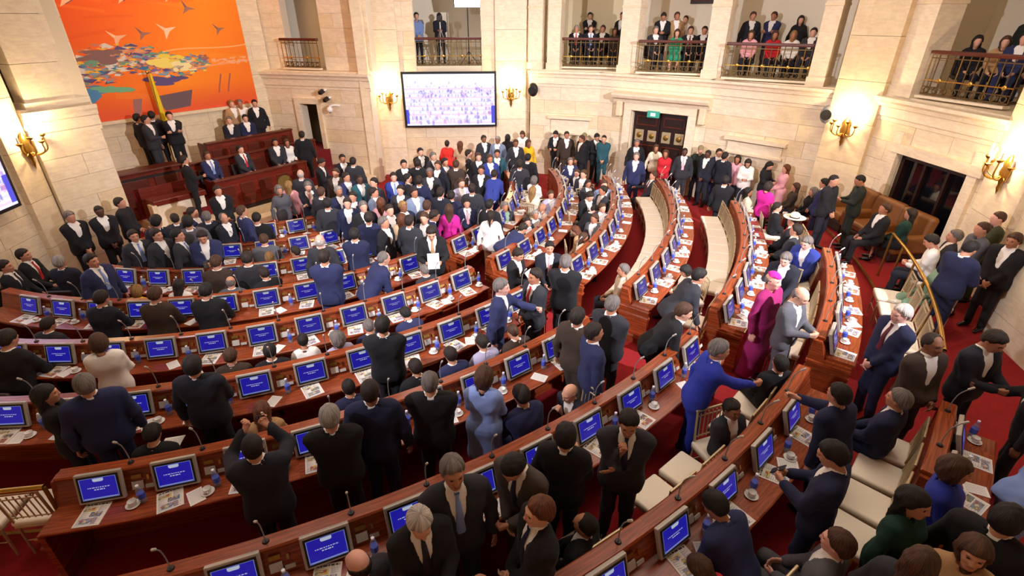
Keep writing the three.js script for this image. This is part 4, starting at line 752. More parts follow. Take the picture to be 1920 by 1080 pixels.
function hairGeo(style, lod) {
  return cached(`hair${style},${lod}`, () => {
    const skull = (x, y, z, t) => smin(ell(x, y, z, 0, 0.032, -0.014, 0.077 + t, 0.089 + t * 1.15, 0.098 + t), ell(x, y, z, 0, -0.02, -0.02, 0.066 + t, 0.07 + t, 0.076 + t), 0.04);
    const wave = (x, y, z) => { const a = Math.atan2(x, z + 0.02); return 0.0032 * Math.sin(11 * a + 30 * y) * Math.sin(70 * y + 5 * a) + 0.0022 * Math.sin(90 * x + 40 * z) * Math.sin(75 * z - 30 * y); };
    const F = {
      short: (x, y, z) => Math.max(skull(x, y, z, 0.003 + 0.016 * Math.max(0, Math.min(1, (y - HAIRLINE(z) + 0.008) / 0.045))) + wave(x, y, z), HAIRLINE(z) - y + 0.009 * Math.sin(85 * x + 1) * (z > 0.05 ? 1 : 0)),
      cropped: (x, y, z) => Math.max(skull(x, y, z, 0.003 + 0.006 * Math.max(0, Math.min(1, (y - HAIRLINE(z)) / 0.03))) + 0.4 * wave(x, y, z), HAIRLINE(z) + 0.004 - y),
      full: (x, y, z) => Math.max(skull(x, y, z, 0.022) + 2 * wave(x, y, z), HAIRLINE(z) - 0.008 - y),
      receding: (x, y, z) => Math.max(skull(x, y, z, 0.011), HAIRLINE(z) + Math.max(0, z + 0.01) * 0.55 - y, 0.05 - Math.abs(x) - Math.max(0, 0.028 - z) * 3 > 0 && z > 0.005 ? 0.02 : -1),
      bald: (x, y, z) => Math.max(skull(x, y, z, 0.01) + 0.6 * wave(x, y, z), HAIRLINE(z) - y, y - 0.032 + 0.25 * (z + 0.02)),
      long: (x, y, z) => { let d = Math.max(skull(x, y, z, 0.02) + wave(x, y, z), HAIRLINE(z) - 0.01 - y); const t = Math.max(-0.3, Math.min(0.02, y)), fall = ell(x, 0, z, 0, 0, -0.055 + t * 0.02, 0.1 - 0.06 * Math.max(0, -t - 0.12), 1, 0.06); d = smin(d, Math.max(fall, Math.abs(y - (-0.14)) - 0.18, z - 0.015) + 2 * wave(x, y, z), 0.03); return d; },
      bob: (x, y, z) => { let d = Math.max(skull(x, y, z, 0.022) + wave(x, y, z), HAIRLINE(z) - 0.01 - y); d = smin(d, Math.max(ell(x, y, z, 0, -0.02, -0.03, 0.104, 0.125, 0.095), z - 0.03, -0.14 - y) + 2 * wave(x, y, z), 0.03); return d; },
      bun: (x, y, z) => smin(Math.max(skull(x, y, z, 0.012), HAIRLINE(z) - y), ell(x, y, z, 0, 0.02, -0.125, 0.04, 0.04, 0.035), 0.02),
      tail: (x, y, z) => smin(Math.max(skull(x, y, z, 0.013), HAIRLINE(z) - y), Math.max(ell(x, y, z, 0, -0.1, -0.11, 0.03, 0.16, 0.03), -1), 0.03),
      cap: (x, y, z) => Math.min(Math.max(skull(x, y, z, 0.02), 0.035 - y), Math.max(ell(x, y, z, 0, 0.04, 0.07, 0.085, 0.01, 0.08), -1)),
      skullcap: (x, y, z) => Math.max(skull(x, y, z, 0.016), 0.07 - y - 0.2 * z),
    };
    const g = nets(F[style], [-0.14, style === 'long' ? -0.36 : style === 'tail' ? -0.3 : -0.18, -0.19], [0.14, 0.17, 0.17], cell.hair[lod]);
    const p = g.attributes.position, uv = new Float32Array(p.count * 2); for (let i = 0; i < p.count; i++) { uv[2 * i] = Math.abs(Math.atan2(p.getX(i), p.getZ(i) + 0.03)) / Math.PI; uv[2 * i + 1] = p.getY(i) * 2.2 + 0.3 * p.getZ(i); } g.setAttribute('uv', new THREE.BufferAttribute(uv, 2)); return g;
  });
}
const facePart = (key, s) => cached(`${key}${s}`, () => {
  if (key === 'eye') return moved(sph(0.0105, 8, 6), s * 0.031, 0.007, 0.083, 0, 0, 0, 1.25, 0.55, 0.6);
  if (key === 'brow') return moved(sph(0.012, 8, 5), s * 0.032, 0.029, 0.089, 0, s * 0.3, s * -0.12, 1.6, 0.32, 0.5);
  return moved(sph(0.013, 8, 5), 0, -0.057, 0.096, 0, 0, 0, 1.7, 0.5, 0.5);
});
// hand: +x along the fingers, +y the back, +z the thumb side (left hand; the right is mirrored)
function handGeo(curl, right, lod) {
  return cached(`hand${curl},${right},${lod}`, () => {
    const c = [], [c1, c2] = { relaxed: [0.4, 0.6], grip: [1.25, 1.2], flat: [0.12, 0.12], point: [0.5, 0.8] }[curl];
    for (let f = 0; f < 4; f++) {
      const z = (f - 1.5) * 0.021, L = [0.058, 0.07, 0.075, 0.066][f], r = 0.0098 - (f === 0 ? 0.0015 : 0), kx = 0.088 - Math.abs(f - 2) * 0.004;
      c.push([0, 0, z * 0.5, kx, 0, z, 0.016, 0.0125]);
      const mx = kx + Math.cos(c1) * L * 0.55, my = -Math.sin(c1) * L * 0.55;
      c.push([kx, 0, z, mx, my, z, r + 0.001, r]); c.push([mx, my, z, mx + Math.cos(c1 + c2) * L * 0.5, my - Math.sin(c1 + c2) * L * 0.5, z, r, r * 0.8]);
    }
    const tz = curl === 'grip' ? 0.034 : 0.05;
    c.push([0.012, -0.004, 0.018, 0.045, -0.012, tz - 0.004, 0.014, 0.012]); c.push([0.045, -0.012, tz - 0.004, 0.078, curl === 'grip' ? -0.034 : -0.02, tz, 0.0115, 0.009]);
    c.push([-0.05, 0, 0, 0.01, 0, 0, 0.024, 0.02]);
    const [lo, hi] = box6(c, 0.008 + 2 * cell.hand[lod]), g = nets(capsules(c, 0.006), lo, hi, cell.hand[lod]);
    if (right) { const p = g.attributes.position; for (let i = 0; i < p.count; i++) p.setY(i, -p.getY(i)); const ix = g.index.array; for (let i = 0; i < ix.length; i += 3) { const t = ix[i]; ix[i] = ix[i + 1]; ix[i + 1] = t; } g.computeVertexNormals(); }
    return g;
  });
}
const TORSO = (w, fem) => [[-0.12 * w, 0.475, -0.015, -0.035, 0.52, -0.022, 0.045, 0.04], [0.12 * w, 0.475, -0.015, 0.035, 0.52, -0.022, 0.045, 0.04], [-0.15 * w, 0.462, -0.012, 0.15 * w, 0.462, -0.012, 0.06, 0.06], [-0.1 * w, 0.35, 0, 0.1 * w, 0.35, 0, 0.112, 0.112], [-0.075 * w, 0.2, 0.006 * w, 0.075 * w, 0.2, 0.006 * w, 0.1 * (0.5 + 0.5 * w) * (fem ? 0.86 : 1), 0.1 * (0.5 + 0.5 * w) * (fem ? 0.86 : 1)], [-0.075 * w, 0.05, 0, 0.075 * w, 0.05, 0, 0.115, 0.115], ...(fem ? [[-0.07, 0.36, 0.07, 0.07, 0.36, 0.07, 0.065, 0.065]] : [])];
const shirtGeo = (w, fem, lod) => cached(`shirt${q(w)},${fem},${lod}`, () => { const t = TORSO(w, fem), f = capsules(t, 0.08, 0.004); return nets((x, y, z) => { const cy = Math.max(0.5, Math.min(0.565, y)), col = Math.hypot(x * 0.95, y - cy, z + 0.015 - (cy - 0.5) * 0.2) - 0.064; return Math.max(smin(f(x, y, z), col, 0.02), 0.1 - y, y - 0.575 - z * 0.25, Math.min(-z, 0.49 - y)); }, [-0.26, 0.06, -0.16], [0.26, 0.64, 0.2], cell.shirt[lod]); });
const tieGeo = (w) => cached(`tie${q(w)}`, () => {
  const f = capsules(TORSO(w, false), 0.08, 0.004), P = [], I = [], rows = 9;
  for (let i = 0; i <= rows; i++) { const y = 0.535 - 0.37 * i / rows, hw = i === 0 ? 0.02 : i === 1 ? 0.013 : 0.014 + 0.026 * i / rows; for (const s of [-1, 0, 1]) { let z = 0.3; while (f(s * hw, Math.min(y, 0.5), z) > 0.004 && z > 0) z -= 0.003; P.push(s * hw, y, Math.max(z, 0.05) + 0.012 + (s ? 0 : 0.006)); } }
  for (let i = 0; i < rows; i++) for (let s = 0; s < 2; s++) { const a = i * 3 + s; I.push(a, a + 3, a + 1, a + 1, a + 3, a + 4); }
  const n = P.length / 3; for (let i = 0; i < n; i++) P.push(P[3 * i], P[3 * i + 1], P[3 * i + 2] - 0.012);
  for (let i = 0; i < rows; i++) for (let s = 0; s < 2; s++) { const a = n + i * 3 + s; I.push(a, a + 1, a + 3, a + 1, a + 4, a + 3); }
  for (let i = 0; i < rows; i++) { const a = i * 3, b = a + 2; I.push(a, n + a, a + 3, a + 3, n + a, n + a + 3, b, b + 3, n + b, b + 3, n + b + 3, n + b); }
  const g = new THREE.BufferGeometry(); g.setAttribute('position', new THREE.Float32BufferAttribute(P, 3)); g.setIndex(I); g.computeVertexNormals(); return g;
});
const shoeGeo = () => cached('shoe', () => nets((x, y, z) => Math.max(capsules([[0, 0.055, -0.06, 0, 0.05, 0.0, 0.046, 0.044], [0, 0.04, 0, 0.006, 0.032, 0.15, 0.044, 0.032]], 0.03)(x, y, z), -y + 0.002), [-0.08, -0.03, -0.14], [0.08, 0.14, 0.22], 0.034));

// arm targets: wrist in the torso frame (origin at the pelvis; x outward)
const ARMS = {
  down: [0.3, -0.07, 0.03, 'relaxed'], loose: [0.29, -0.03, 0.08, 'relaxed'], clasp: [0.035, 0.05, 0.21, 'relaxed'], low: [0.04, -0.05, 0.19, 'relaxed'], hold: [0.07, 0.2, 0.31, 'grip'], paper: [0.13, 0.2, 0.3, 'grip'], cross: [-0.09, 0.25, 0.2, 'flat'], back: [0.05, 0.02, -0.18, 'relaxed'], pocket: [0.22, -0.02, 0.09, 'grip'],
  desk: [0.16, 0.17, 0.4, 'relaxed'], lap: [0.1, 0.05, 0.28, 'relaxed'], reach: [0.1, 0.4, 0.5, 'grip'], up: [0.1, 0.62, 0.34, 'grip'], chin: [0.03, 0.47, 0.17, 'grip'], ear: [0.12, 0.62, 0.08, 'grip'], lean: [0.2, 0.02, 0.5, 'flat'], hip: [0.24, 0.1, 0.02, 'relaxed'], side: [0.42, 0.2, 0.22, 'relaxed'], chest: [0.02, 0.3, 0.22, 'grip'],
};
// poses: sit, lean, twist, side bend, head yaw and pitch (degrees), left arm, right arm
const POSES = {
  stand: { L: 'down', R: 'down' }, clasp: { L: 'clasp', R: 'clasp' }, low: { L: 'low', R: 'low', hp: 8 }, hold: { L: 'hold', R: 'hold', hp: 24 }, read: { L: 'paper', R: 'paper', hp: 26, lean: 4 }, cross: { L: 'cross', R: 'cross' }, behind: { L: 'back', R: 'back' }, pocket: { L: 'pocket', R: 'down' }, talk: { L: 'down', R: 'hold', hy: 14 }, talkL: { L: 'hold', R: 'loose', hy: -14 },
  chinS: { L: 'cross', R: 'chin', hp: 12 }, reachR: { L: 'down', R: 'reach', lean: 8 }, reachL: { L: 'reach', R: 'down', lean: 8 }, photo: { L: 'up', R: 'up', lean: 4 }, phone: { L: 'down', R: 'ear', hp: 8 }, bow: { L: 'hold', R: 'clasp', hp: 34, lean: 10 }, leanF: { L: 'lean', R: 'lean', lean: 38, hp: -6 }, bend: { L: 'lean', R: 'lean', lean: 62, hp: 0 }, arm: { L: 'down', R: 'side', hy: -20 },
  sit: { sit: 1, L: 'lap', R: 'lap' }, desk: { sit: 1, L: 'desk', R: 'desk', lean: 14, hp: 14 }, sitHold: { sit: 1, L: 'hold', R: 'hold', hp: 26, lean: 6 }, sitTurn: { sit: 1, L: 'lap', R: 'desk', hy: 35, twist: 18 }, sitChin: { sit: 1, L: 'desk', R: 'chin', lean: 16, hp: 6 }, sitBack: { sit: 1, L: 'lap', R: 'side', lean: -8 }, sitBow: { sit: 1, L: 'desk', R: 'desk', lean: 34, hp: 20 }, sitReach: { sit: 1, L: 'lap', R: 'reach', lean: 10 },
};
function solve(pose, fem) {
  const sit = pose.sit, py = sit ? 0.55 : 0.95, E_ = new THREE.Euler((pose.lean || 0) * RAD, (pose.twist || 0) * RAD, (pose.side || 0) * RAD, 'YXZ'), Q = new THREE.Quaternion().setFromEuler(E_), pel = V3(0, py, sit ? -0.02 : (pose.lean || 0) > 20 ? -0.12 * Math.sin((pose.lean) * RAD) : 0);
  const T = (x, y, z) => V3(x, y, z).applyQuaternion(Q).add(pel);
  const w = (fem ? 0.88 : 1) * (pose.w || 1), sh = 0.188 * w;
  const neck = T(0, 0.53, -0.015), HQ = Q.clone(); const keep = new THREE.Quaternion().setFromEuler(new THREE.Euler((pose.lean || 0) * 0.45 * RAD, (pose.twist || 0) * RAD, 0, 'YXZ')); HQ.slerp(keep, 0.8);
  HQ.multiply(new THREE.Quaternion().setFromEuler(new THREE.Euler((pose.hp || 0) * RAD, (pose.hy || 0) * RAD, (pose.tilt || 0) * RAD, 'YXZ')));
  const head = neck.clone().add(V3(0, 0.145, 0.012).applyQuaternion(HQ));
  const arms = {};
  for (const [key, s] of [['L', 1], ['R', -1]]) {
    const spec = Array.isArray(pose[key]) ? pose[key] : ARMS[pose[key] || 'down'], S = T(s * sh, 0.455, -0.01), W = T(s * spec[0], spec[1], spec[2]), l1 = 0.285, l2 = 0.255;
    let d = W.clone().sub(S), len = d.length(); if (len > l1 + l2 - 0.008) { d.multiplyScalar((l1 + l2 - 0.008) / len); len = l1 + l2 - 0.008; W.copy(S).add(d); }
    d.divideScalar(len); const a = (l1 * l1 - l2 * l2 + len * len) / (2 * len), h = Math.sqrt(Math.max(0, l1 * l1 - a * a)), hint = V3(s * 0.55, -0.75, -0.55).applyQuaternion(Q); hint.addScaledVector(d, -hint.dot(d)).normalize();
    const El = S.clone().addScaledVector(d, a).addScaledVector(hint, h), X = W.clone().sub(El).normalize(), Zt = V3(-s * 0.35, 0.75, 0.8).applyQuaternion(Q); Zt.addScaledVector(X, -Zt.dot(X)).normalize();
    arms[key] = { s, S, El, W, X, Z: Zt, Y: Zt.clone().cross(X), curl: spec[3] || 'relaxed' };
  }
  const legs = [];
  for (const s of [1, -1]) {
    const st = pose.stride ? s * pose.stride : 0, hip = V3(s * 0.088, py - 0.03, pel.z), knee = sit ? V3(s * 0.115, 0.5, 0.4) : V3(s * 0.095, 0.5, 0.025 + st * 0.6), ank = sit ? V3(s * 0.115, 0.085, pose.tuck ? 0.28 : 0.42) : V3(s * 0.105, 0.085, -0.02 + st);
    legs.push({ s, hip, knee, ank });
  }
  return { Q, pel, T, w, neck, HQ, head, arms, legs, fem, sit };
}
const C8 = (a, b, ra, rb) => [a.x, a.y, a.z, b.x, b.y, b.z, ra, rb];
function personGeometry(pose, cloth, fem, lod) {
  const J = solve(pose, fem), tors = TORSO(J.w, fem).map((c) => { const a = J.T(c[0], c[1], c[2]), b = J.T(c[3], c[4], c[5]); return [a.x, a.y, a.z, b.x, b.y, b.z, c[6], c[7]]; });
  const A = Object.values(J.arms), out = { J, parts: {} };
  const bare = cloth.kind === 'dress' || cloth.kind === 'skirt';
  // skin: torso and limbs in one net, head and hands on grids of their own
  const core = [...tors.map((c) => [...c.slice(0, 6), Math.max(0.02, c[6] - 0.052), Math.max(0.02, c[7] - 0.052)]), C8(J.neck, J.head, 0.044, 0.044)];
  for (const a of A) core.push(C8(a.S, a.El, 0.036, 0.034), C8(a.El, a.W, 0.034, 0.025));
  for (const l of J.legs) core.push(C8(l.hip, l.knee, 0.07, 0.05), C8(l.knee, l.ank, 0.05, 0.036));
  const [lo, hi] = box6(core, 0.04 + 2 * cell.body[lod]), pieces = [nets(capsules(core, 0.03), lo, hi, bare ? cell.legs[lod] : cell.body[lod])];
  pieces.push(headGeo(fem, lod).clone().applyMatrix4(new THREE.Matrix4().compose(J.head, J.HQ, V3(1, 1, 1))));
  for (const a of A) { const m = new THREE.Matrix4().makeBasis(a.X, a.Y, a.Z).setPosition(a.W), hs = fem ? 0.9 : 1; pieces.push(handGeo(a.curl, a.s < 0, lod).clone().applyMatrix4(m.multiply(new THREE.Matrix4().makeScale(hs, hs, hs)))); }
  for (const p of pieces) for (const k of Object.keys(p.attributes)) if (!['position', 'normal'].includes(k)) p.deleteAttribute(k);
  out.parts.body = mergeGeometries(pieces);
  // upper garment
  const sl = cloth.sleeve ?? 0.9, up = [...tors];
  if (!J.sit) { const a = J.T(-0.085 * J.w, -0.07, 0), b = J.T(0.085 * J.w, -0.07, 0); up.push([a.x, a.y, a.z, b.x, b.y, b.z, 0.112, 0.112]); }
  for (const a of A) { if (sl > 0.4) { up.push(C8(a.S, a.El, 0.053, 0.045)); const e = a.El.clone().lerp(a.W, sl); up.push(C8(a.El, e, 0.044, 0.036)); } else up.push(C8(a.S, a.S.clone().lerp(a.El, 0.6), 0.058, 0.054)); }
  const offU = cloth.kind === 'suit' ? 0.016 : 0.01, nT = tors.length + (J.sit ? 0 : 1), fT = capsules(up.slice(0, nT), 0.08, offU), fA = capsules(up.slice(nT), 0.03, offU), fUp = (x, y, z) => smin(fT(x, y, z), fA(x, y, z), 0.02), IQ = J.Q.clone().invert(), r = new THREE.Matrix4().makeRotationFromQuaternion(IQ).elements, open = cloth.kind === 'suit', px = J.pel.x, pyy = J.pel.y, pz = J.pel.z, vb = cloth.openTo ?? 0.2;
  const [ul, uh] = box6(up, 0.07 + 2 * cell.jacket[lod]), hem = cloth.kind === 'dress' ? -0.05 : J.sit ? -0.06 : -0.15, phase = (pose.seed || 0);
  out.parts.jacket = nets((x, y, z) => {
    let d = fUp(x, y, z); if (d > 0.06) return d;
    const dx = x - px, dy = y - pyy, dz = z - pz, tx = r[0] * dx + r[4] * dy + r[8] * dz, ty = r[1] * dx + r[5] * dy + r[9] * dz, tz = r[2] * dx + r[6] * dy + r[10] * dz;
    d += 0.005 * Math.sin(26 * ty + 9 * tx + phase) * Math.sin(19 * tx - 11 * tz + 14 * ty + phase);
    d = Math.max(d, hem - ty);
    const nx = tx, nz = tz + 0.015; if (open && ty > 0.4) { const cy = Math.max(0.47, Math.min(0.548, ty)), ring = Math.abs(Math.hypot(tx, tz + 0.012 - (cy - 0.5) * 0.2) - 0.071) - 0.009; d = smin(d, Math.max(ring, ty - 0.55 - (tz > 0 ? -tz * 0.9 : 0.012), 0.45 - ty), 0.012); }
    d = Math.max(d, ty > 0.44 ? 0.06 - Math.hypot(nx, nz * 0.95) - (ty < 0.5 ? (0.5 - ty) * 0.5 : 0) : -1);          // neck hole
    if (open && tz > 0.02) { const wv = 0.008 + (ty - vb) * 0.21; d = Math.max(d, Math.min(wv - Math.abs(tx), ty - vb)); }
    return d;
  }, ul, uh, cell.jacket[lod]);
  // lower garment
  if (cloth.kind === 'robe' || cloth.kind === 'dress' || cloth.kind === 'skirt') {
    const k0 = J.legs[0], k1 = J.legs[1], low = [], endT = cloth.kind === 'robe' ? 1 : 0.92;
    for (const l of J.legs) { low.push(C8(l.hip, l.knee, 0.11, 0.105)); if (cloth.kind === 'robe') low.push(C8(l.knee, l.ank, 0.105, 0.12)); }
    low.push(C8(J.T(-0.06, 0.04, 0), J.T(0.06, 0.04, 0), 0.125, 0.125), C8(k0.knee, k1.knee, 0.09, 0.09));
    const f = capsules(low, 0.1, 0.012), [a, b] = box6(low, 0.06 + 2 * cell.legs[lod]), floorY = cloth.kind === 'robe' ? 0.03 : J.sit ? 0.38 : 0.46;
    out.parts.lower = nets((x, y, z) => Math.max(f(x, y, z) + 0.003 * Math.sin(12 * Math.atan2(x, z - pz + 0.001)), floorY - y), a, b, cell.legs[lod]);
  } else {
    const low = [C8(J.T(-0.06, 0.03, 0), J.T(0.06, 0.03, 0), 0.108, 0.108)];
    for (const l of J.legs) low.push(C8(l.hip, l.knee, 0.088, 0.068), C8(l.knee, l.ank, 0.066, 0.058));
    const f = capsules(low, 0.04, 0.004), [a, b] = box6(low, 0.05 + 2 * cell.legs[lod]);
    out.parts.lower = nets((x, y, z) => Math.max(f(x, y, z), 0.055 - y), a, b, cell.legs[lod]);
  }
  return out;
}

// ------------------------------------------------------------------ wardrobe
const COLORS = { black: 0x15151a, ink: 0x1b1d2a, navy: 0x1c2142, navy2: 0x262c54, blue: 0x2b3a8a, royal: 0x2434a0, charcoal: 0x2b2c33, grey: 0x55555c, greybrown: 0x4a433f, steel: 0x77859f, brown: 0x3d3027, olive: 0x3a3d24, police: 0x1f2620, green: 0x10382f, emerald: 0x2c8f6c, teal: 0x24505c, red: 0xc0202c, scarlet: 0xe23028, magenta: 0xc81e8c, purple: 0x8a1458, pink: 0xf0b0bc, white: 0xf0ece6, cream: 0xe8dcc4, beige: 0xc4a582, paleblue: 0x8fa8e8, sky: 0x7f98d0, yellow: 0xe8b81c, tan: 0xb08a62, khaki: 0x8a7d58, lilac: 0xa8a4c0, sage: 0x7d9a80, maroon: 0x5a1422 };
const fabrics = new Map();
function fabric(c, rough = 0.92) { const k = c + rough; if (!fabrics.has(k)) { const m = new THREE.MeshPhysicalMaterial({ color: COLORS[c] ?? c, roughness: rough, sheen: 0.25, sheenRoughness: 0.6, sheenColor: new THREE.Color(COLORS[c] ?? c).lerp(new THREE.Color(1, 1, 1), 0.25) }); fabrics.set(k, m); } return fabrics.get(k); }
const SKINS = [std(0xc98f72, 0.6), std(0xb57a5c, 0.6), std(0xdba68c, 0.6), std(0x8a5a40, 0.6), std(0x5a382a, 0.55), std(0xe0a896, 0.58)];
const hairMat = (c) => std(c, 0.68, { map: strandTex, bumpMap: strandTex, bumpScale: 0.004 });
const HAIRS = { black: hairMat(0x1a1411), dark: hairMat(0x2e2018), brown: hairMat(0x5c3c28), auburn: hairMat(0x7c4626), blond: hairMat(0xb89058), grey: hairMat(0x8a8482), silver: hairMat(0xb4b0ac), white: hairMat(0xe6e0da) };
const eyeMat = std(0x1c1412, 0.3), lipMat = std(0x9a5148, 0.6), shoeMat = std(0x120e0c, 0.35);
const peopleGeo = new Map();
const peopleSpots = [];
let personSeed = 0, clashes = 0;
const hitsDesk = (x, d, sit) => { const [r, a] = polarOf(x, d); for (const [k, a0, a1] of BLOCKS) { const R = RADIUS[k], m = 12 / R; if (a < a0 + m && a > a1 - m && r > R - 0.34 && r < R + (sit ? 0.42 : 0.5)) return R; } return 0; };
const POSE_WORD = { stand: 'standing', clasp: 'standing with hands clasped', low: 'standing with hands low', hold: 'standing looking down at a phone', read: 'standing reading', cross: 'standing with arms crossed', behind: 'standing with hands behind', pocket: 'standing with a hand in pocket', talk: 'standing and gesturing', talkL: 'standing and gesturing', chinS: 'standing with a hand to chin', reachR: 'reaching out an arm', reachL: 'reaching out an arm', photo: 'raising both arms', phone: 'holding a phone to the ear', bow: 'standing with head bowed', leanF: 'leaning forward', bend: 'bending over', arm: 'standing with one arm out', sit: 'seated', desk: 'seated at a desk', sitHold: 'seated looking at a phone', sitTurn: 'seated and turned aside', sitChin: 'seated with hand to chin', sitBack: 'seated leaning back', sitBow: 'seated bending forward', sitReach: 'seated reaching out' };
const HAIR_WORD = (h, s) => s === 'bald' ? 'balding ' : s === 'skullcap' || s === 'cap' ? '' : { black: 'black-haired ', dark: 'dark-haired ', brown: 'brown-haired ', auburn: 'auburn-haired ', blond: 'blond ', grey: 'grey-haired ', silver: 'silver-haired ', white: 'white-haired ' }[h];
const colourWord = (c) => ({ ink: 'dark blue', navy2: 'navy', greybrown: 'grey-brown', police: 'dark uniform', sky: 'light blue', paleblue: 'pale blue', steel: 'steel grey' }[c] || c);
/* person(pixel of the head's top x, y, facing (degrees: 0 to the camera, 90 to the picture's side of rising x, 180 away), pose, clothes, options)
   clothes: 'kind colour [shirt] [tie]'; options: h hair colour, s hair style, k skin, f woman, lv floor level, t height, at place words, label */
function person(px, py, face, poseName, clothes, o = {}) {
  const fem = !!o.f, [kind, col, shirt = 'white', tie = ''] = clothes.split(' '), H_ = (o.t || (fem ? 1.65 : 1.75)), H0 = 1;
  let sc = H_ / 1.75;
  const base = POSES[poseName], pose = { ...base, ...(o.pose || {}) };
  const scale0 = (py > 660 ? 0 : py > 425 ? 1 : 2), lod = o.lod ?? scale0;
  const cloth = { kind, sleeve: o.sleeve ?? (kind === 'dress' || o.short ? 0.2 : 0.9), openTo: o.openTo };
  pose.w = o.w || (fem ? 1 : [1, 1.06, 1.12, 0.96][personSeed % 4]);
  if (lod < 2) pose.seed = personSeed; else pose.seed = 0;
  if (lod === 2) pose.w = fem ? 1 : 1.05;
  personSeed++;
  const key = lod < 2 ? null : JSON.stringify([pose, cloth, fem, lod]);
  let G = key && peopleGeo.get(key); if (!G) { G = personGeometry(pose, cloth, fem, lod); if (key) peopleGeo.set(key, G); }
  const J = G.J, top = J.head.clone().add(V3(0, 0.12, 0).applyQuaternion(J.HQ)).multiplyScalar(sc);
  // place the figure: the head's top lies on the pixel's ray at its height above the floor it stands on
  let lv = o.lv ?? 0, X, D, yaw;
  const top0 = top.clone().divideScalar(sc);
  for (const fac of [1, 0.98, 1.02, 0.96, 1.04, 0.94, 1.06, 0.92, 1.08, 0.9]) {
    sc = H_ / 1.75 * fac; top.copy(top0).multiplyScalar(sc);
    for (let it = 0; it < 4; it++) {
      const [hx, hd] = o.gal ? (() => { const p = ground(px, o.gal[0], GALLERY), k = 1 + o.gal[1] / Math.hypot(...p); return [p[0] * k, p[1] * k]; })() : o.nd !== undefined ? nichePt(onWall(px, py, nichePt(-6, o.nd), nichePt(6, o.nd))[0] - 6, o.nd) : ground(px, py, lv + top.y);
      yaw = o.toward ? Math.atan2(o.toward[0] - hx, -(o.toward[1] - hd)) : face === 'in' ? Math.atan2(CX - hx, -(CD - hd)) + (o.tw || 0) * RAD : Math.atan2(-hx, hd) + face * RAD;
      X = hx - (Math.cos(yaw) * top.x + Math.sin(yaw) * top.z); D = hd + (-Math.sin(yaw) * top.x + Math.cos(yaw) * top.z);
      if (o.gal) lv = GALLERY; else if (o.lv === undefined) lv = levelAt(X, D);
    }
    if (o.gal || o.lv !== undefined || !hitsDesk(X, D, base.sit)) break;
  }
  if (!o.gal && o.lv === undefined && hitsDesk(X, D, base.sit)) { const [r, a] = polarOf(X, D), hit = hitsDesk(X, D, base.sit), goal = !o.out && r - hit < (face === 'in' ? 0.2 : -0.12) ? hit - 0.4 : hit + (base.sit ? 0.6 : 0.58), p = polar(goal, a); X = p[0]; D = p[1]; lv = levelAt(X, D); clashes++; }
  if (!o.gal) for (let i = 0; i < 40 && !clearOfWalls(X, D, base.sit ? 0.52 : 0.3); i++) { X *= 0.985; D *= 0.985; if (o.lv === undefined) lv = levelAt(X, D); }
  const g = new THREE.Group(); g.name = numbered('person'); g.position.set(X, lv, -D); g.rotation.y = yaw; g.scale.setScalar(sc); scene.add(g);
  const skin = SKINS[o.k ?? 0], hair = HAIRS[o.h || 'dark'], style = o.s || (fem ? 'long' : 'short');
  part(g, 'body', G.parts.body, skin);
  part(g, kind === 'suit' ? 'jacket' : kind === 'dress' ? 'dress_top' : kind === 'robe' ? 'cape' : 'top', G.parts.jacket, fabric(col));
  const lowCol = o.low || (kind === 'top' ? 'ink' : col);
  part(g, kind === 'dress' || kind === 'skirt' ? 'skirt' : kind === 'robe' ? 'robe' : 'trousers', G.parts.lower, fabric(lowCol));
  if (kind === 'suit') {
    const sm = part(g, 'shirt', shirtGeo(J.w, fem, lod), fabric(shirt, 0.8)); sm.position.copy(J.pel); sm.quaternion.copy(J.Q);
    if (tie) { const tm = part(g, 'tie', tieGeo(J.w), fabric(tie, 0.6)); tm.position.copy(J.pel); tm.quaternion.copy(J.Q); }
  }
  if (style !== 'none') { const hm = part(g, style === 'cap' ? 'cap' : style === 'skullcap' ? 'skullcap' : 'hair', hairGeo(style, lod), style === 'cap' ? fabric(o.capc || 'police') : style === 'skullcap' ? fabric('magenta') : hair); hm.position.copy(J.head); hm.quaternion.copy(J.HQ); }
  if (style === 'skullcap' || style === 'cap') { const hm = part(g, 'hair', hairGeo('bald', lod), hair); hm.position.copy(J.head); hm.quaternion.copy(J.HQ); }
  if (o.hat) { const hm = part(g, 'hat', cached('hat', () => lathe([[0.001, 0.12], [0.05, 0.125], [0.085, 0.1], [0.092, 0.03], [0.1, 0.015], [0.19, 0.012], [0.21, 0.03], [0.205, 0.022], [0.1, 0.004], [0.001, 0.02]], 22)), fabric('cream')); hm.position.copy(J.head).add(V3(0, 0.06, -0.01)); hm.quaternion.copy(J.HQ); part(g, 'hat_band', cyl(0.094, 0.098, 0.03, 20), fabric('brown'), J.head.x, J.head.y + 0.092, J.head.z - 0.01).quaternion.copy(J.HQ); }
  if (lod < 2) for (const [n, k, m, sd] of [['eye', 'eye', eyeMat, 1], ['eye', 'eye', eyeMat, -1], ['eyebrow', 'brow', hair, 1], ['eyebrow', 'brow', hair, -1], ['lips', 'lips', lipMat, 1]]) { const e = part(g, n, facePart(k, sd), m); e.position.copy(J.head); e.quaternion.copy(J.HQ); }
  for (const l of J.legs) { const s = part(g, 'shoe', shoeGeo(), shoeMat, l.ank.x, l.ank.y - 0.082, l.ank.z + 0.02, 0, l.s * 0.12, 0); if (lod === 2) s.geometry = shoeGeo(); }
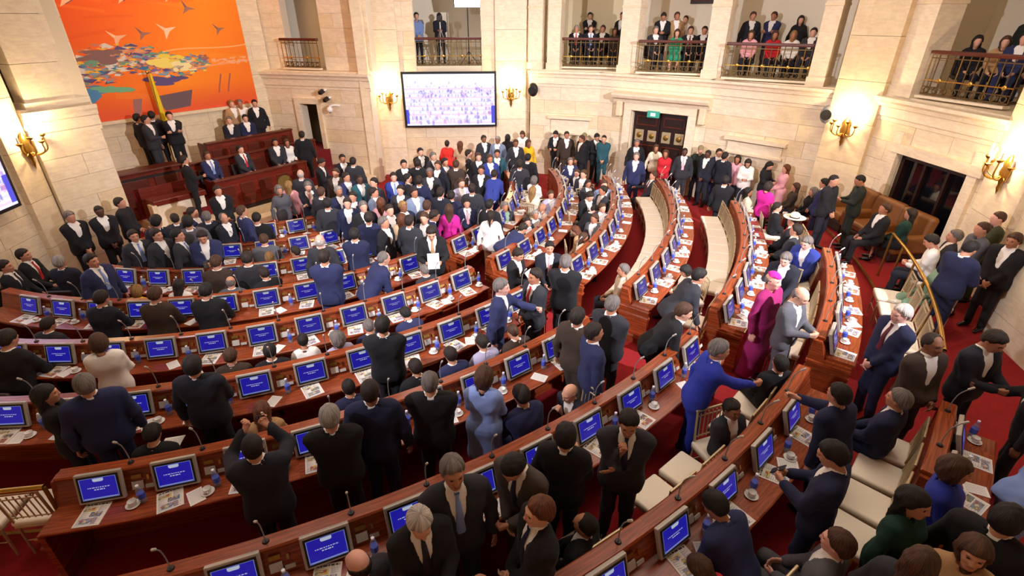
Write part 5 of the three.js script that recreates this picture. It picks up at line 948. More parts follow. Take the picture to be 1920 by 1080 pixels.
  const who = (fem ? 'woman' : o.child ? 'child' : 'man'), what = kind === 'suit' ? `${colourWord(col)} suit${tie ? ` and ${colourWord(tie)} tie` : ''}` : kind === 'dress' ? `${colourWord(col)} dress` : kind === 'robe' ? `${colourWord(col)} robe` : kind === 'skirt' ? `${colourWord(col)} top and skirt` : `${colourWord(col)} top`;
  let label = o.label || `${HAIR_WORD(o.h || 'dark', style)}${who} in ${what}, ${POSE_WORD[poseName]}, ${o.at || 'among the desks'}`;
  if (!o.label && label.split(' ').length > 16) label = `${HAIR_WORD(o.h || 'dark', style)}${who} in ${what}, ${POSE_WORD[poseName].split(' ')[0]}, ${o.at || 'among the desks'}`;
  tag(g, label, 'person'); g.userData.group = undefined; delete g.userData.group; g.userData.place = o.at || 'among the desks';
  peopleSpots.push({ held: !!o.hold, free: !o.gal && o.nd === undefined, g, x: X, d: D, y: lv, sit: !!base.sit, label, yaw, J, sc, px, py });
  // what the hands hold
  if (o.hold) {
    const a = J.arms[o.hand || 'R'], b = J.arms.L, mid = o.hold === 'paper' && !o.one ? a.W.clone().add(b.W).multiplyScalar(0.5).add(V3(0, 0.06, 0.06)) : a.W.clone().addScaledVector(a.X, 0.09).addScaledVector(a.Z, 0.03), wp = mid.multiplyScalar(sc).applyAxisAngle(V3(0, 1, 0), yaw).add(V3(X, lv, -D));
    if (o.hold === 'phone') { const t = thing('mobile_phone', `mobile phone held by ${label.split(',')[0]}`.split(' ').slice(0, 15).join(' '), 'phone', wp.x, wp.y, -wp.z, yaw); t.rotation.order = 'YXZ'; t.rotation.x = o.lit ? -0.2 : -0.7; part(t, 'case', rbx(0.075, 0.15, 0.01, 0.008), M.black); part(t, 'display', bx(0.066, 0.138, 0.002), o.lit ? std(0xcfd6f4, 0.3, { emissive: 0xcfd6f4, emissiveIntensity: 0.6 }) : M.glassDark, 0, 0, -0.0062); }
    else if (o.hold === 'paper') { const t = new THREE.Mesh(planeTop(0.21, 0.3), sheetMats(noteMat)); t.name = numbered('document'); t.castShadow = t.receiveShadow = true; t.position.copy(wp); t.rotation.order = 'YXZ'; t.rotation.y = yaw; t.rotation.x = o.flat ? 0.15 : 0.8; scene.add(t); tag(t, `white document held by ${label.split(',')[0]}`.split(' ').slice(0, 15).join(' '), 'paper'); }
  }
  return g;
}

// ------------------------------------------------------------------ everyone in the hall
{
  const P = person;
  const pier = { at: 'by the stone pier', lv: 0 };
  P(128, 397, 25, 'low', 'suit black', { h: 'grey', ...pier, label: 'grey-haired man in a black suit against the stone pier, hands low' });
  P(183, 387, 12, 'low', 'suit black', { k: 4, s: 'cropped', h: 'black', ...pier, label: 'dark-skinned man in an open black suit over a white shirt by the stone pier' });
  P(222, 371, 60, 'clasp', 'suit black black', { h: 'dark', ...pier, label: 'person all in black with clasped hands between the pier and rostrum' });
  const west = { at: 'on the bench by the pier' };
  P(36, 470, 55, 'sit', 'suit black white red', { ...west, lv: 0.1, label: 'seated man in black suit and red tie by the wall near the pier' });
  P(9, 486, 60, 'sit', 'suit black white ink', { ...west, lv: 0.1, label: 'seated man in black suit and striped tie cut off by the frame near the pier' });
  P(108, 480, 140, 'sit', 'suit ink', { h: 'silver', ...west, lv: 0.1, label: 'silver-haired man in dark suit seated with his back turned near the pier' });
  const fd = { at: 'before the rostrum' }, md = { at: 'among the middle desk rows' }, nd = { at: 'among the outer desk rows' };
  P(168, 477, 35, 'stand', 'suit navy2 white sky', { ...md, label: 'man in navy suit and pale blue tie standing behind the fourth desk row' });
  P(190, 545, 'in', 'desk', 'suit ink', { ...md }); P(237, 540, 'in', 'desk', 'top yellow', { f: 1, h: 'blond', s: 'bob', ...md, label: 'blond woman in a yellow top seated at the fourth desk row' });
  P(250, 432, 15, 'stand', 'suit charcoal white sky', { ...fd, label: 'man in charcoal suit and light blue tie facing the hall before the rostrum' });
  P(287, 430, 40, 'pocket', 'suit charcoal', { ...fd }); P(330, 431, 65, 'stand', 'suit charcoal white sky', { h: 'black', ...fd }); P(290, 403, 150, 'stand', 'suit ink', { h: 'black', ...fd });
  P(216, 474, 'in', 'desk', 'suit black', { ...fd }); P(376, 436, -10, 'hold', 'suit navy2', { ...fd, hold: 'phone', label: 'man in navy suit looking down at his phone before the rostrum' });
  P(330, 403, 180, 'stand', 'suit charcoal', { ...fd }); P(349, 404, 170, 'stand', 'suit grey', { ...fd, h: 'black' }); P(379, 392, 60, 'talk', 'suit navy', { ...fd }); P(401, 396, 180, 'stand', 'suit ink', { h: 'grey', ...fd }); P(423, 399, 30, 'clasp', 'suit ink', { h: 'grey', s: 'receding', ...fd }); P(440, 386, 110, 'stand', 'suit navy2', { h: 'brown', ...fd });
  P(480, 399, 'in', 'desk', 'suit black', { h: 'black', ...fd }); P(494, 440, 'in', 'desk', 'suit grey', { h: 'brown', ...fd });
  P(335, 524, 'in', 'desk', 'top white', { f: 1, h: 'dark', ...md, label: 'dark-haired woman in white seated at the third desk row, back turned' }); P(385, 531, 'in', 'desk', 'suit black', { h: 'black', ...md }); P(425, 520, 'in', 'desk', 'suit grey', { s: 'bald', h: 'grey', ...md, label: 'balding man in grey suit seated at the fourth desk row' });
  P(490, 502, 'in', 'desk', 'suit black', { ...md, tw: 30 }); P(290, 538, 'in', 'desk', 'suit brown', { h: 'brown', ...md }); P(462, 472, 'in', 'desk', 'suit charcoal', { ...md }); P(404, 479, 'in', 'desk', 'suit brown', { h: 'brown', ...md }); P(543, 461, 'in', 'sitTurn', 'suit charcoal', { ...md }); P(508, 472, 'in', 'desk', 'top cream', { f: 1, h: 'blond', s: 'bob', ...md });
  P(598, 440, 165, 'stand', 'suit charcoal', { s: 'bald', h: 'white', k: 5, ...md, label: 'bald pink-headed man in charcoal suit among the middle desk rows' });
  P(606, 468, 165, 'low', 'suit navy2', { h: 'dark', ...md, label: 'broad man in navy suit seen from behind at the third desk row' });
  P(181, 626, 165, 'hold', 'top white', { f: 1, h: 'brown', s: 'bob', low: 'charcoal', ...nd, label: 'woman with short brown hair and white jacket standing at the fifth desk row' });
  P(147, 704, 172, 'stand', 'suit navy2', { h: 'grey', w: 1.2, ...nd, label: 'grey-haired man in navy suit seen from behind beside a woman in black' });
  P(82, 724, 75, 'clasp', 'top black', { f: 1, h: 'black', low: 'black', ...nd, label: 'woman with long black hair and black coat talking to a grey-haired man' });
  P(70, 598, 'in', 'desk', 'suit charcoal', { ...nd }); P(14, 618, 'in', 'desk', 'suit black', { ...nd });
  P(356, 669, 150, 'talk', 'suit ink', { h: 'black', w: 1.1, ...nd, label: 'black-haired man in dark blue suit standing at the sixth desk row, turned half away' });
  P(452, 664, 'in', 'desk', 'suit brown', { h: 'brown', ...nd }); P(527, 649, 'in', 'desk', 'suit black', { h: 'black', ...nd }); P(568, 652, 'in', 'desk', 'top white', { h: 'black', f: 1, s: 'bun', ...nd }); P(594, 627, 'in', 'sitTurn', 'top lilac', { f: 1, h: 'grey', s: 'bob', ...nd });
  P(488, 753, 'in', 'desk', 'top tan', { f: 1, h: 'auburn', ...nd, label: 'woman with long auburn hair seated at the sixth desk row, seen from behind' });
  P(468, 818, 168, 'photo', 'suit ink', { h: 'black', s: 'cropped', ...nd, hold: 'phone', label: 'man in dark blue suit raising both arms at the seventh desk row' });
  P(615, 761, 170, 'low', 'suit black', { h: 'silver', w: 1.12, ...nd, label: 'silver-haired man in black suit standing with his back turned at the seventh desk row' });
  P(272, 803, 'in', 'sitHold', 'suit black', { h: 'black', hold: 'paper', flat: 1, ...nd, label: 'seated man in black holding up white sheets beside a man in navy' });
  P(653, 715, 'in', 'desk', 'suit navy', { h: 'black', s: 'cropped', ...nd, label: 'man in navy suit seated at the sixth desk row beside a standing man' });
  P(691, 714, 170, 'stand', 'suit navy', { h: 'dark', k: 3, s: 'cropped', ...nd, label: 'close-cropped man in navy suit seen from behind next to a silver-haired man' });
  P(805, 697, 172, 'low', 'suit black', { h: 'grey', s: 'receding', w: 1.15, ...nd, label: 'thinning-haired man in black suit seen from behind next to a woman in pale blue' });
  P(916, 687, 165, 'hold', 'dress paleblue', { f: 1, h: 'brown', s: 'bob', sleeve: 0.9, low: 'sky', t: 1.68, ...nd, label: 'woman in a pale blue dress with brown hair seen from behind' });
  P(966, 723, 'in', 'desk', 'suit navy2', { h: 'dark', ...nd, label: 'man in navy suit seated beside the woman in pale blue' });
  P(1066, 724, -45, 'sitChin', 'suit ink', { s: 'bald', h: 'grey', k: 2, ...nd, label: 'bald man in dark suit seated with a hand to his chin' });
  P(846, 866, 12, 'stand', 'suit charcoal white sky', { h: 'grey', k: 1, ...nd, label: 'grey-haired man in charcoal suit and light blue tie facing the camera' });
  P(966, 869, -35, 'bow', 'suit greybrown white navy', { h: 'black', w: 1.1, ...nd, label: 'black-haired man in grey-brown suit with head bowed and hands together' });
  P(815, 952, 15, 'hold', 'suit black white ink', { h: 'white', k: 2, ...nd, label: 'white-haired man in black suit looking down at his hands' });
  P(1042, 914, -65, 'clasp', 'suit black white navy', { h: 'auburn', k: 2, ...nd, label: 'auburn-haired man in black suit and dark tie facing the grey-brown suit' });
  P(1074, 988, -110, 'sit', 'suit black', { h: 'black', s: 'receding', k: 1, ...nd, label: 'man with receding hair in black suit seated near the red dress' });
  P(1052, 807, 168, 'talk', 'suit black', { h: 'black', ...nd, label: 'black-haired man in black suit seen from behind at the eighth desk row' });
  P(1181, 779, 5, 'chinS', 'suit charcoal white navy', { h: 'black', k: 1, w: 1.12, ...nd, label: 'black-haired man in dark suit standing with a hand at his chin' });
  P(1218, 945, 'in', 'sitBow', 'dress red', { out: 1, f: 1, h: 'brown', sleeve: 0.9, low: 'red', ...nd, label: 'woman in red with long brown hair seated at the ninth desk row' });
  P(716, 1030, -150, 'sit', 'suit charcoal', { s: 'bald', h: 'dark', k: 5, ...nd, label: 'bald man in charcoal suit seated behind the eighth desk row' });
  P(1002, 1044, 165, 'sit', 'suit navy2', { s: 'receding', h: 'dark', ...nd, label: 'man with thinning crown in navy suit seated near the man in black' });
  // east of the aisle, near
  const ea = { at: 'by the ninth desk row' };
  P(1358, 641, 72, 'reachR', 'suit royal', { h: 'grey', k: 1, toward: ground(1437, 737, 1.5), pose: { lean: 14, L: 'down', R: [0.02, 0.4, 0.6, 'grip'] }, ...ea, label: 'man in bright blue suit shaking hands across the ninth desk row' });
  P(1576, 721, -80, 'reachR', 'suit navy white red', { h: 'black', k: 0, t: 1.68, toward: ground(1437, 737, 1.5), pose: { lean: 14, R: [0.02, 0.4, 0.6, 'grip'] }, ...ea, label: 'man in navy suit and red tie shaking hands across the ninth desk row' });
  P(1692, 732, -100, 'sit', 'suit navy', { h: 'grey', ...ea, label: 'grey-haired man in navy suit seated on a cream chair beside the tenth desk row' });
  P(1555, 829, -92, 'hold', 'suit navy', { h: 'black', k: 0, w: 1.15, ...ea, hold: 'phone', label: 'man in navy suit standing at the ninth desk row looking at his phone' });
  P(1578, 999, -92, 'sit', 'suit grey', { h: 'brown', k: 5, ...ea, label: 'brown-haired man in grey suit seated on a cream chair' });
  P(1300, 964, 'in', 'sitBow', 'suit navy2', { h: 'black', k: 1, ...ea, label: 'black-haired man in navy suit bent over the ninth desk row' });
  P(1266, 1046, 'in', 'sit', 'top tan', { h: 'brown', k: 2, ...ea, label: 'brown-haired person seated behind the woman in red, mostly out of frame' });
  P(1388, 748, 50, 'sit', 'suit charcoal', { h: 'dark', k: 3, ...ea }); P(1466, 668, -140, 'sit', 'suit black', { h: 'black', ...ea });
  P(1803, 862, 95, 'talk', 'top royal', { f: 1, h: 'brown', s: 'bob', low: 'grey', ...ea, label: 'person with short brown hair and a blue and grey jacket by the tenth desk row' });
  P(1725, 923, 80, 'stand', 'dress green', { f: 1, h: 'black', sleeve: 0.9, low: 'green', ...ea, label: 'woman with long black hair in a dark green dress by the cream chairs' });
  P(1912, 795, 150, 'leanF', 'top sky', { f: 1, h: 'brown', low: 'sky', ...ea, label: 'woman in light blue leaning over the tenth desk row' });
  P(1742, 1034, 170, 'reachR', 'top charcoal', { f: 1, h: 'brown', ...ea, hold: 'phone', lit: 1, label: 'brown-haired person holding up a lit phone' });
  P(1842, 1014, 15, 'stand', 'top tan', { f: 1, h: 'brown', s: 'bob', ...ea, label: 'woman with brown hair and round earrings facing the camera' });
  P(1902, 955, 170, 'stand', 'suit black', { h: 'black', ...ea, label: 'black-haired man in black suit at the frame edge below the woman in light blue' });
  // east side, middle
  const ec = { at: 'near the brass railing' };
  P(1693, 573, -45, 'low', 'suit navy white maroon', { h: 'white', k: 5, w: 1.12, ...ec, label: 'white-haired man in navy suit and maroon tie on the red carpet' });
  P(1757, 629, 55, 'clasp', 'suit brown', { h: 'dark', s: 'receding', k: 3, w: 1.15, ...ec, label: 'dark-skinned man in brown suit by the tenth desk row' });
  P(1882, 629, 65, 'hold', 'suit ink', { h: 'dark', k: 1, w: 1.15, ...ec, label: 'man in dark blue suit with cropped hair turned to the wall' });
  P(1922, 690, -85, 'reachR', 'suit black', { h: 'black', k: 3, ...ec, label: 'man in black suit stretching an arm toward the brown suit' });
  P(1830, 454, 150, 'read', 'suit navy', { h: 'black', w: 1.1, ...ec, hold: 'paper', label: 'black-haired man in navy suit holding white papers by the brass railing' });
  P(1905, 440, -25, 'low', 'suit black', { h: 'brown', k: 1, w: 1.15, ...ec, label: 'man in black suit against the wall below the last sconce' });
  P(1865, 418, -65, 'low', 'top olive', { h: 'brown', s: 'cropped', k: 5, low: 'olive', ...ec, label: 'soldier in olive uniform against the wall' });
  P(1818, 409, -60, 'low', 'top grey', { h: 'brown', s: 'cropped', low: 'grey', ...ec, label: 'man in grey uniform against the wall beside the soldier' });
  P(1792, 434, -80, 'sit', 'suit charcoal', { h: 'grey', ...ec, label: 'grey-haired man in charcoal seated by the brass railing' }); P(1768, 446, -90, 'sitHold', 'top white', { h: 'dark', ...ec, label: 'person in white top seated by the brass railing' });
  P(1780, 485, -60, 'sit', 'top sage', { f: 1, h: 'brown', low: 'sage', ...ec, label: 'woman in sage green seated by the brass railing' });
  P(1670, 382, -60, 'sit', 'suit black', { h: 'brown', k: 1, at: 'in an armchair', label: 'man in black suit sprawled in a leather armchair under the dark window' });
  P(1703, 391, -95, 'sit', 'dress green', { f: 1, h: 'dark', sleeve: 0.9, low: 'black', at: 'in an armchair', label: 'woman in dark green seated in a leather armchair under the dark window' });
  P(1612, 323, -75, 'hold', 'top police', { h: 'black', s: 'cropped', k: 1, low: 'police', label: 'officer in dark uniform standing by the broad pilaster' });
  P(1546, 335, -95, 'low', 'suit navy2', { h: 'black', label: 'man in open navy suit and white shirt near the broad pilaster' }); P(1568, 329, 60, 'low', 'top black', { h: 'black', s: 'cropped', label: 'person in black beside the man in open navy suit' });
  P(1462, 516, 65, 'stand', 'robe purple', { s: 'skullcap', h: 'grey', k: 5, w: 1.15, label: 'clergyman in purple robe and magenta skullcap in the aisle' });
  P(1504, 540, 70, 'hold', 'suit grey', { s: 'bald', h: 'grey', k: 2, w: 1.1, label: 'bald man in grey suit standing beside the clergyman' });
  P(1474, 477, -15, 'desk', 'suit ink', { h: 'grey', k: 5, label: 'grey-haired man in dark suit seated behind the clergyman' }); P(1507, 443, -30, 'desk', 'suit blue', { h: 'grey', k: 5, label: 'grey-haired man in blue suit seated behind the clergyman' });
  P(1500, 424, -100, 'sit', 'suit charcoal', { h: 'dark', label: 'man in charcoal seated beyond the two grey-haired men' });
  P(1446, 342, 150, 'hold', 'top magenta', { f: 1, h: 'dark', s: 'bob', short: 1, low: 'black', label: 'woman in a magenta blouse and black trousers near the cream hat' });
  P(1362, 330, 165, 'talk', 'suit black', { h: 'black', k: 2, label: 'man in black standing among cream chairs with his back turned' });
  P(1290, 571, 100, 'leanF', 'suit black', { h: 'brown', k: 2, ...ea, label: 'brown-haired man in black suit leaning over the eighth desk row' });
  P(1318, 505, 115, 'leanF', 'suit charcoal', { h: 'black', ...ea, hold: 'phone', label: 'man in charcoal leaning in the red aisle with a phone' });
  P(1512, 322, -80, 'sit', 'top brown', { f: 1, h: 'brown', label: 'woman in brown seated by the curved wall beside the broad pilaster' }); P(1520, 350, -70, 'sit', 'top black', { f: 1, h: 'grey', s: 'bob', label: 'grey-haired woman in black seated near the cream hat' });
  P(1490, 404, -100, 'sit', 'suit black white red', { h: 'dark', s: 'cropped', hat: 1, label: 'seated man in black wearing a wide cream hat' });
  // aisle and middle
  const ai = { at: 'at the aisle' };
  P(942, 524, 78, 'reachR', 'suit navy2', { h: 'grey', k: 5, ...ai, pose: { L: 'reach', R: 'down' }, label: 'grey-haired man in navy suit reaching toward the man in red tie' });
  P(1003, 505, -55, 'clasp', 'suit charcoal white red', { h: 'dark', k: 1, ...ai, label: 'man in charcoal suit and red tie talking at the aisle' });
  P(1062, 478, 170, 'low', 'suit black', { h: 'grey', w: 1.12, ...ai, label: 'grey-haired man in long black suit seen from behind at the aisle' });
  P(1031, 454, 5, 'sit', 'suit ink white pink', { h: 'black', k: 0, ...ai, label: 'man in dark blue suit and pink tie facing the camera at the aisle' });
  P(976, 469, 60, 'hold', 'suit black', { h: 'dark', ...ai, hold: 'paper', t: 1.6, label: 'man in black suit holding papers at the aisle' });
  P(922, 395, 170, 'stand', 'top white', { f: 1, h: 'dark', s: 'tail', low: 'beige', ...ai, label: 'woman in white blouse and beige trousers standing at the aisle' });
  P(985, 420, 120, 'bend', 'suit navy2', { h: 'dark', ...ai, label: 'man in navy suit bending over a desk at the aisle' });
  P(1152, 555, 150, 'low', 'suit charcoal', { h: 'grey', k: 1, w: 1.15, ...ai, label: 'grey-haired man in charcoal suit with hands behind him at the aisle end' });
  P(1212, 484, -70, 'sitHold', 'top cream', { f: 1, h: 'black', s: 'bob', ...ai, hold: 'phone', label: 'woman in patterned cream top seated at the aisle with a phone' }); P(1190, 494, -80, 'sit', 'top cream', { h: 'grey', ...ai, label: 'grey-haired person in cream seated beside the woman with a phone' });
  P(1088, 582, 150, 'stand', 'suit brown', { h: 'dark', k: 1, ...ai, label: 'man in brown suit turned away at the eighth desk row' }); P(1103, 617, 110, 'stand', 'suit navy2', { h: 'dark', k: 1, ...ai, label: 'man in navy suit in profile at the eighth desk row' });
  P(722, 472, 110, 'leanF', 'suit navy2', { h: 'grey', s: 'receding', k: 2, w: 1.15, ...md, label: 'thinning-haired man in navy suit leaning over the fourth desk row' });
  P(663, 428, 170, 'low', 'suit navy', { h: 'black', ...fd }); P(719, 407, 60, 'stand', 'suit black', { h: 'grey', ...fd }); P(771, 402, 150, 'stand', 'suit charcoal', { h: 'dark', ...fd }); P(808, 429, 0, 'read', 'suit black white tan', { h: 'dark', k: 2, ...fd, hold: 'paper', label: 'man in black suit and tan tie reading papers in the crowd' });
  P(842, 383, 170, 'stand', 'top magenta', { f: 1, h: 'brown', ...fd, label: 'woman in a magenta top with long brown hair seen from behind' }); P(875, 373, 5, 'clasp', 'suit navy white pink', { h: 'black', ...fd, label: 'man in navy suit and pink tie facing the camera in the crowd' });
  P(976, 613, 'in', 'sitHold', 'suit brown', { h: 'brown', s: 'cropped', ...nd, hold: 'phone', label: 'man in brown seated behind the handshake with a phone' }); P(916, 639, 'in', 'desk', 'suit lilac', { h: 'dark', ...nd, label: 'man in pale grey jacket seated at the seventh desk row' }); P(848, 659, 'in', 'desk', 'suit navy2', { h: 'dark', ...nd }); P(797, 674, 'in', 'desk', 'suit black', { ...nd });
  P(716, 593, 168, 'low', 'suit black', { h: 'black', w: 1.12, ...nd, label: 'black-haired man in black suit seen from behind at the sixth desk row' }); P(684, 602, 'in', 'desk', 'suit navy', { h: 'grey', s: 'receding', ...nd }); P(772, 586, 'in', 'sitBow', 'suit navy2', { h: 'black', ...nd }); P(806, 498, 'in', 'desk', 'suit charcoal', { h: 'grey', s: 'receding', ...md });
  // crowd below the screen
  const cr = { at: 'below the big screen' };
  for (const [x, y, a, pose, cl, h, o] of [
    [605, 298, 70, 'hold', 'suit black', 'dark'], [641, 290, 10, 'stand', 'suit black white', 'black'], [661, 295, 165, 'stand', 'suit charcoal', 'dark'], [628, 316, -30, 'stand', 'suit brown', 'brown'], [673, 328, 20, 'clasp', 'suit teal', 'black', { k: 4, s: 'cropped' }], [648, 324, 30, 'talk', 'suit navy2 white', 'dark'], [576, 342, 0, 'chinS', 'suit ink white pink', 'grey'], [601, 351, 150, 'stand', 'suit charcoal', 'brown'], [629, 350, 20, 'stand', 'suit navy', 'silver'], [660, 360, -20, 'clasp', 'suit navy2', 'dark'], [612, 372, 170, 'stand', 'suit charcoal', 'black'], [650, 372, -10, 'stand', 'suit navy', 'dark'], [680, 378, 15, 'stand', 'suit black', 'grey'], [700, 352, 60, 'talk', 'suit steel', 'dark'], [713, 371, 170, 'stand', 'top pink', 'auburn', { f: 1 }], [738, 324, 5, 'clasp', 'suit blue white sky', 'dark'], [764, 326, 90, 'stand', 'suit black', 'black'], [755, 378, 30, 'stand', 'suit navy', 'blond'], [748, 398, 165, 'stand', 'top beige', 'auburn', { f: 1 }], [690, 398, 170, 'low', 'suit navy', 'dark'], [700, 334, -40, 'stand', 'suit charcoal', 'black'],
    [788, 278, 20, 'clasp', 'suit black', 'black'], [783, 298, 160, 'stand', 'suit black', 'dark'], [812, 286, 30, 'stand', 'suit charcoal', 'grey'], [822, 302, -30, 'talk', 'suit ink', 'brown'], [838, 263, 170, 'stand', 'top scarlet', 'dark', { f: 1, s: 'bun', label: 'woman in a scarlet jacket seen from behind below the big screen' }], [863, 265, 165, 'stand', 'dress beige', 'auburn', { f: 1, label: 'woman in a beige dress seen from behind below the big screen' }], [879, 281, 90, 'stand', 'suit black', 'dark'], [907, 254, 20, 'stand', 'suit charcoal', 'dark'], [933, 256, -15, 'stand', 'suit steel', 'silver'], [952, 252, 175, 'stand', 'top black', 'black', { f: 1 }], [979, 247, -10, 'hold', 'top white', 'brown', { f: 1, label: 'long-haired woman in white beside a yellow scarf below the sconce' }], [991, 262, 30, 'stand', 'top yellow', 'brown', { f: 1, label: 'woman in yellow top by the curved wall below the sconce' }], [967, 262, 10, 'stand', 'suit charcoal', 'brown'], [897, 287, 10, 'stand', 'suit black', 'brown'], [917, 290, 20, 'stand', 'suit blue', 'brown'], [932, 281, 0, 'stand', 'suit teal white', 'dark'], [902, 311, -10, 'stand', 'suit black white', 'dark'], [926, 318, 165, 'leanF', 'suit blue', 'dark'], [832, 300, 40, 'stand', 'suit navy2', 'dark'], [850, 300, 170, 'stand', 'suit brown', 'brown'], [990, 288, 170, 'stand', 'suit black', 'black'], [975, 300, 170, 'stand', 'suit charcoal', 'dark'], [785, 330, 170, 'stand', 'suit navy', 'dark'], [826, 352, 150, 'stand', 'suit ink', 'dark'], [846, 358, 170, 'leanF', 'suit navy', 'black'], [800, 376, 160, 'stand', 'suit charcoal', 'brown'], [815, 396, 100, 'leanF', 'suit navy2', 'dark'], [918, 374, 150, 'stand', 'suit black', 'black'], [946, 379, 30, 'sit', 'suit charcoal sage', 'grey'], [885, 345, 170, 'stand', 'suit charcoal', 'dark'], [865, 335, 20, 'stand', 'suit lilac', 'brown'], [775, 352, 30, 'stand', 'suit steel', 'dark'], [760, 300, 10, 'stand', 'suit black', 'black'], [805, 316, 0, 'stand', 'suit charcoal', 'grey'], [750, 348, -20, 'stand', 'suit charcoal', 'dark'], [735, 385, 20, 'stand', 'suit black', 'dark'], [790, 400, -20, 'stand', 'suit ink', 'brown'],
  ]) P(x, y, a, pose, cl, { h, k: (x * 7 + y) % 4, lv: 0, ...cr, ...(o || {}) });
  P(562, 318, 170, 'stand', 'suit charcoal', { s: 'bald', h: 'white', k: 5, lv: 0, ...cr, label: 'white-headed bald man in charcoal suit at the rostrum steps' });
  P(525, 346, 20, 'stand', 'top grey', { h: 'grey', f: 1, s: 'bob', lv: 0, ...cr, label: 'grey-haired woman in grey before the rostrum emblem' }); P(536, 341, 150, 'stand', 'top pink', { h: 'blond', f: 1, lv: 0, ...cr, label: 'blond woman in pink before the rostrum emblem' });
  P(406, 349, 15, 'clasp', 'suit black', { h: 'dark', lv: 0, ...fd, label: 'man in black suit and white shirt in front of the lowest rostrum bench' });
  // people on the rostrum: [pixel, facing, pose, clothes, hair, floor, depth into the niche]
  for (const [x, y, a, pose, cl, h, lv, nd, o] of [[345, 299, 95, 'talk', 'suit black', 'black', 0.3, 0.685], [276, 232, 60, 'talk', 'suit charcoal', 'black', 1.1, 2.74], [262, 233, 120, 'stand', 'suit ink', 'black', 1.1, 3.2], [292, 240, 170, 'stand', 'suit black', 'black', 1.1, 3.38], [320, 226, 5, 'cross', 'suit black', 'black', 1.1, 2.83, { label: 'man in black suit with arms crossed standing under the flag' }], [431, 230, -10, 'sit', 'suit ink', 'grey', 1.1, 3.06], [440, 218, 20, 'stand', 'suit tan', 'blond', 1.1, 3.61], [454, 212, 0, 'stand', 'top white', 'grey', 1.1, 3.55, { label: 'man in white shirt standing behind the topmost rostrum bench' }], [480, 206, 5, 'stand', 'suit black white', 'black', 1.1, 3.11], [467, 252, 10, 'sit', 'suit navy', 'black', 1.1, 3.02], [388, 290, 30, 'sit', 'suit navy2 white sky', 'brown', 0.55, 1.33], [452, 286, 40, 'sit', 'suit charcoal white red', 'dark', 0.55, 1.33, { label: 'man in charcoal suit and red tie seated at the middle rostrum bench' }], [517, 272, 10, 'sit', 'suit charcoal', 'dark', 0.55, 1.37], [538, 268, 15, 'sit', 'top white', 'brown', 0.55, 1.37, { f: 1, label: 'woman in white seated at the middle rostrum bench' }], [569, 268, 170, 'stand', 'suit black', 'dark', 0.3, 1.01, { label: 'man in black suit seen from behind at the end of the middle rostrum bench' }]]) P(x, y, a, pose, cl, { h, lv, nd, at: 'on the rostrum', k: x % 3, ...(o || {}) });
  // along the curved wall and the double door
  const cw = { at: 'against the curved wall' };
  for (const [x, y, a, pose, cl, h, o] of [
    [1041, 247, -20, 'read', 'suit black', 'black'], [1063, 247, 10, 'stand', 'suit brown', 'dark'], [1090, 254, -60, 'low', 'suit black', 'brown'], [1104, 250, -10, 'low', 'top black', 'brown', { s: 'cap', capc: 'khaki', label: 'officer in black uniform and cap against the curved wall' }], [1113, 252, 30, 'hold', 'suit black', 'black'], [1133, 254, -5, 'low', 'top teal', 'black', { s: 'cropped', low: 'teal', label: 'officer in teal uniform beside the double door' }],
    [1195, 262, 0, 'stand', 'suit black white', 'grey', { at: 'in front of the double door', label: 'grey-haired man in black suit against the double door' }], [1194, 286, -5, 'stand', 'suit navy2 white', 'grey', { k: 5, w: 1.15, label: 'man in open navy suit and white shirt before the double door' }], [1231, 271, 10, 'stand', 'top cream', 'brown', { f: 1, label: 'woman in patterned cream top against the double door' }], [1249, 281, -5, 'clasp', 'top red', 'brown', { f: 1, label: 'woman in a bright red top before the double door' }],
    [1285, 278, 5, 'stand', 'suit charcoal white pink', 'black', { k: 4, s: 'cropped', w: 1.15, label: 'dark-skinned man in charcoal suit and pink tie beside the double door' }], [1316, 267, 0, 'stand', 'top police', 'black', { s: 'cap', capc: 'khaki', label: 'capped police officer against the curved wall behind two men' }], [1328, 282, -30, 'low', 'suit ink', 'dark', { k: 4, s: 'cropped' }], [1353, 277, 20, 'stand', 'suit navy', 'dark'], [1368, 281, 150, 'stand', 'suit ink', 'dark'], [1384, 288, -10, 'stand', 'top pink', 'dark', { f: 1 }], [1404, 285, 0, 'hold', 'top white', 'dark', { f: 1, low: 'ink', label: 'long-haired woman in white and grey stripes against the curved wall' }], [1451, 287, 60, 'hold', 'top black', 'black', { f: 1, label: 'woman with long black hair in a black coat by the pink dress' }], [1487, 293, -70, 'clasp', 'dress pink', 'auburn', { f: 1, sleeve: 0.9, label: 'auburn-haired woman in a pale pink dress against the curved wall' }],
  ]) P(x, y, a, pose, cl, { h, k: x % 3, lv: 0, ...cw, ...(o || {}) });
  P(1226, 322, -60, 'sitBack', 'suit charcoal white maroon', { h: 'brown', label: 'man in charcoal suit and maroon tie seated leaning back near the double door' });
  // seated between the rows on the door side
  const er = { at: 'in rows near the door' };
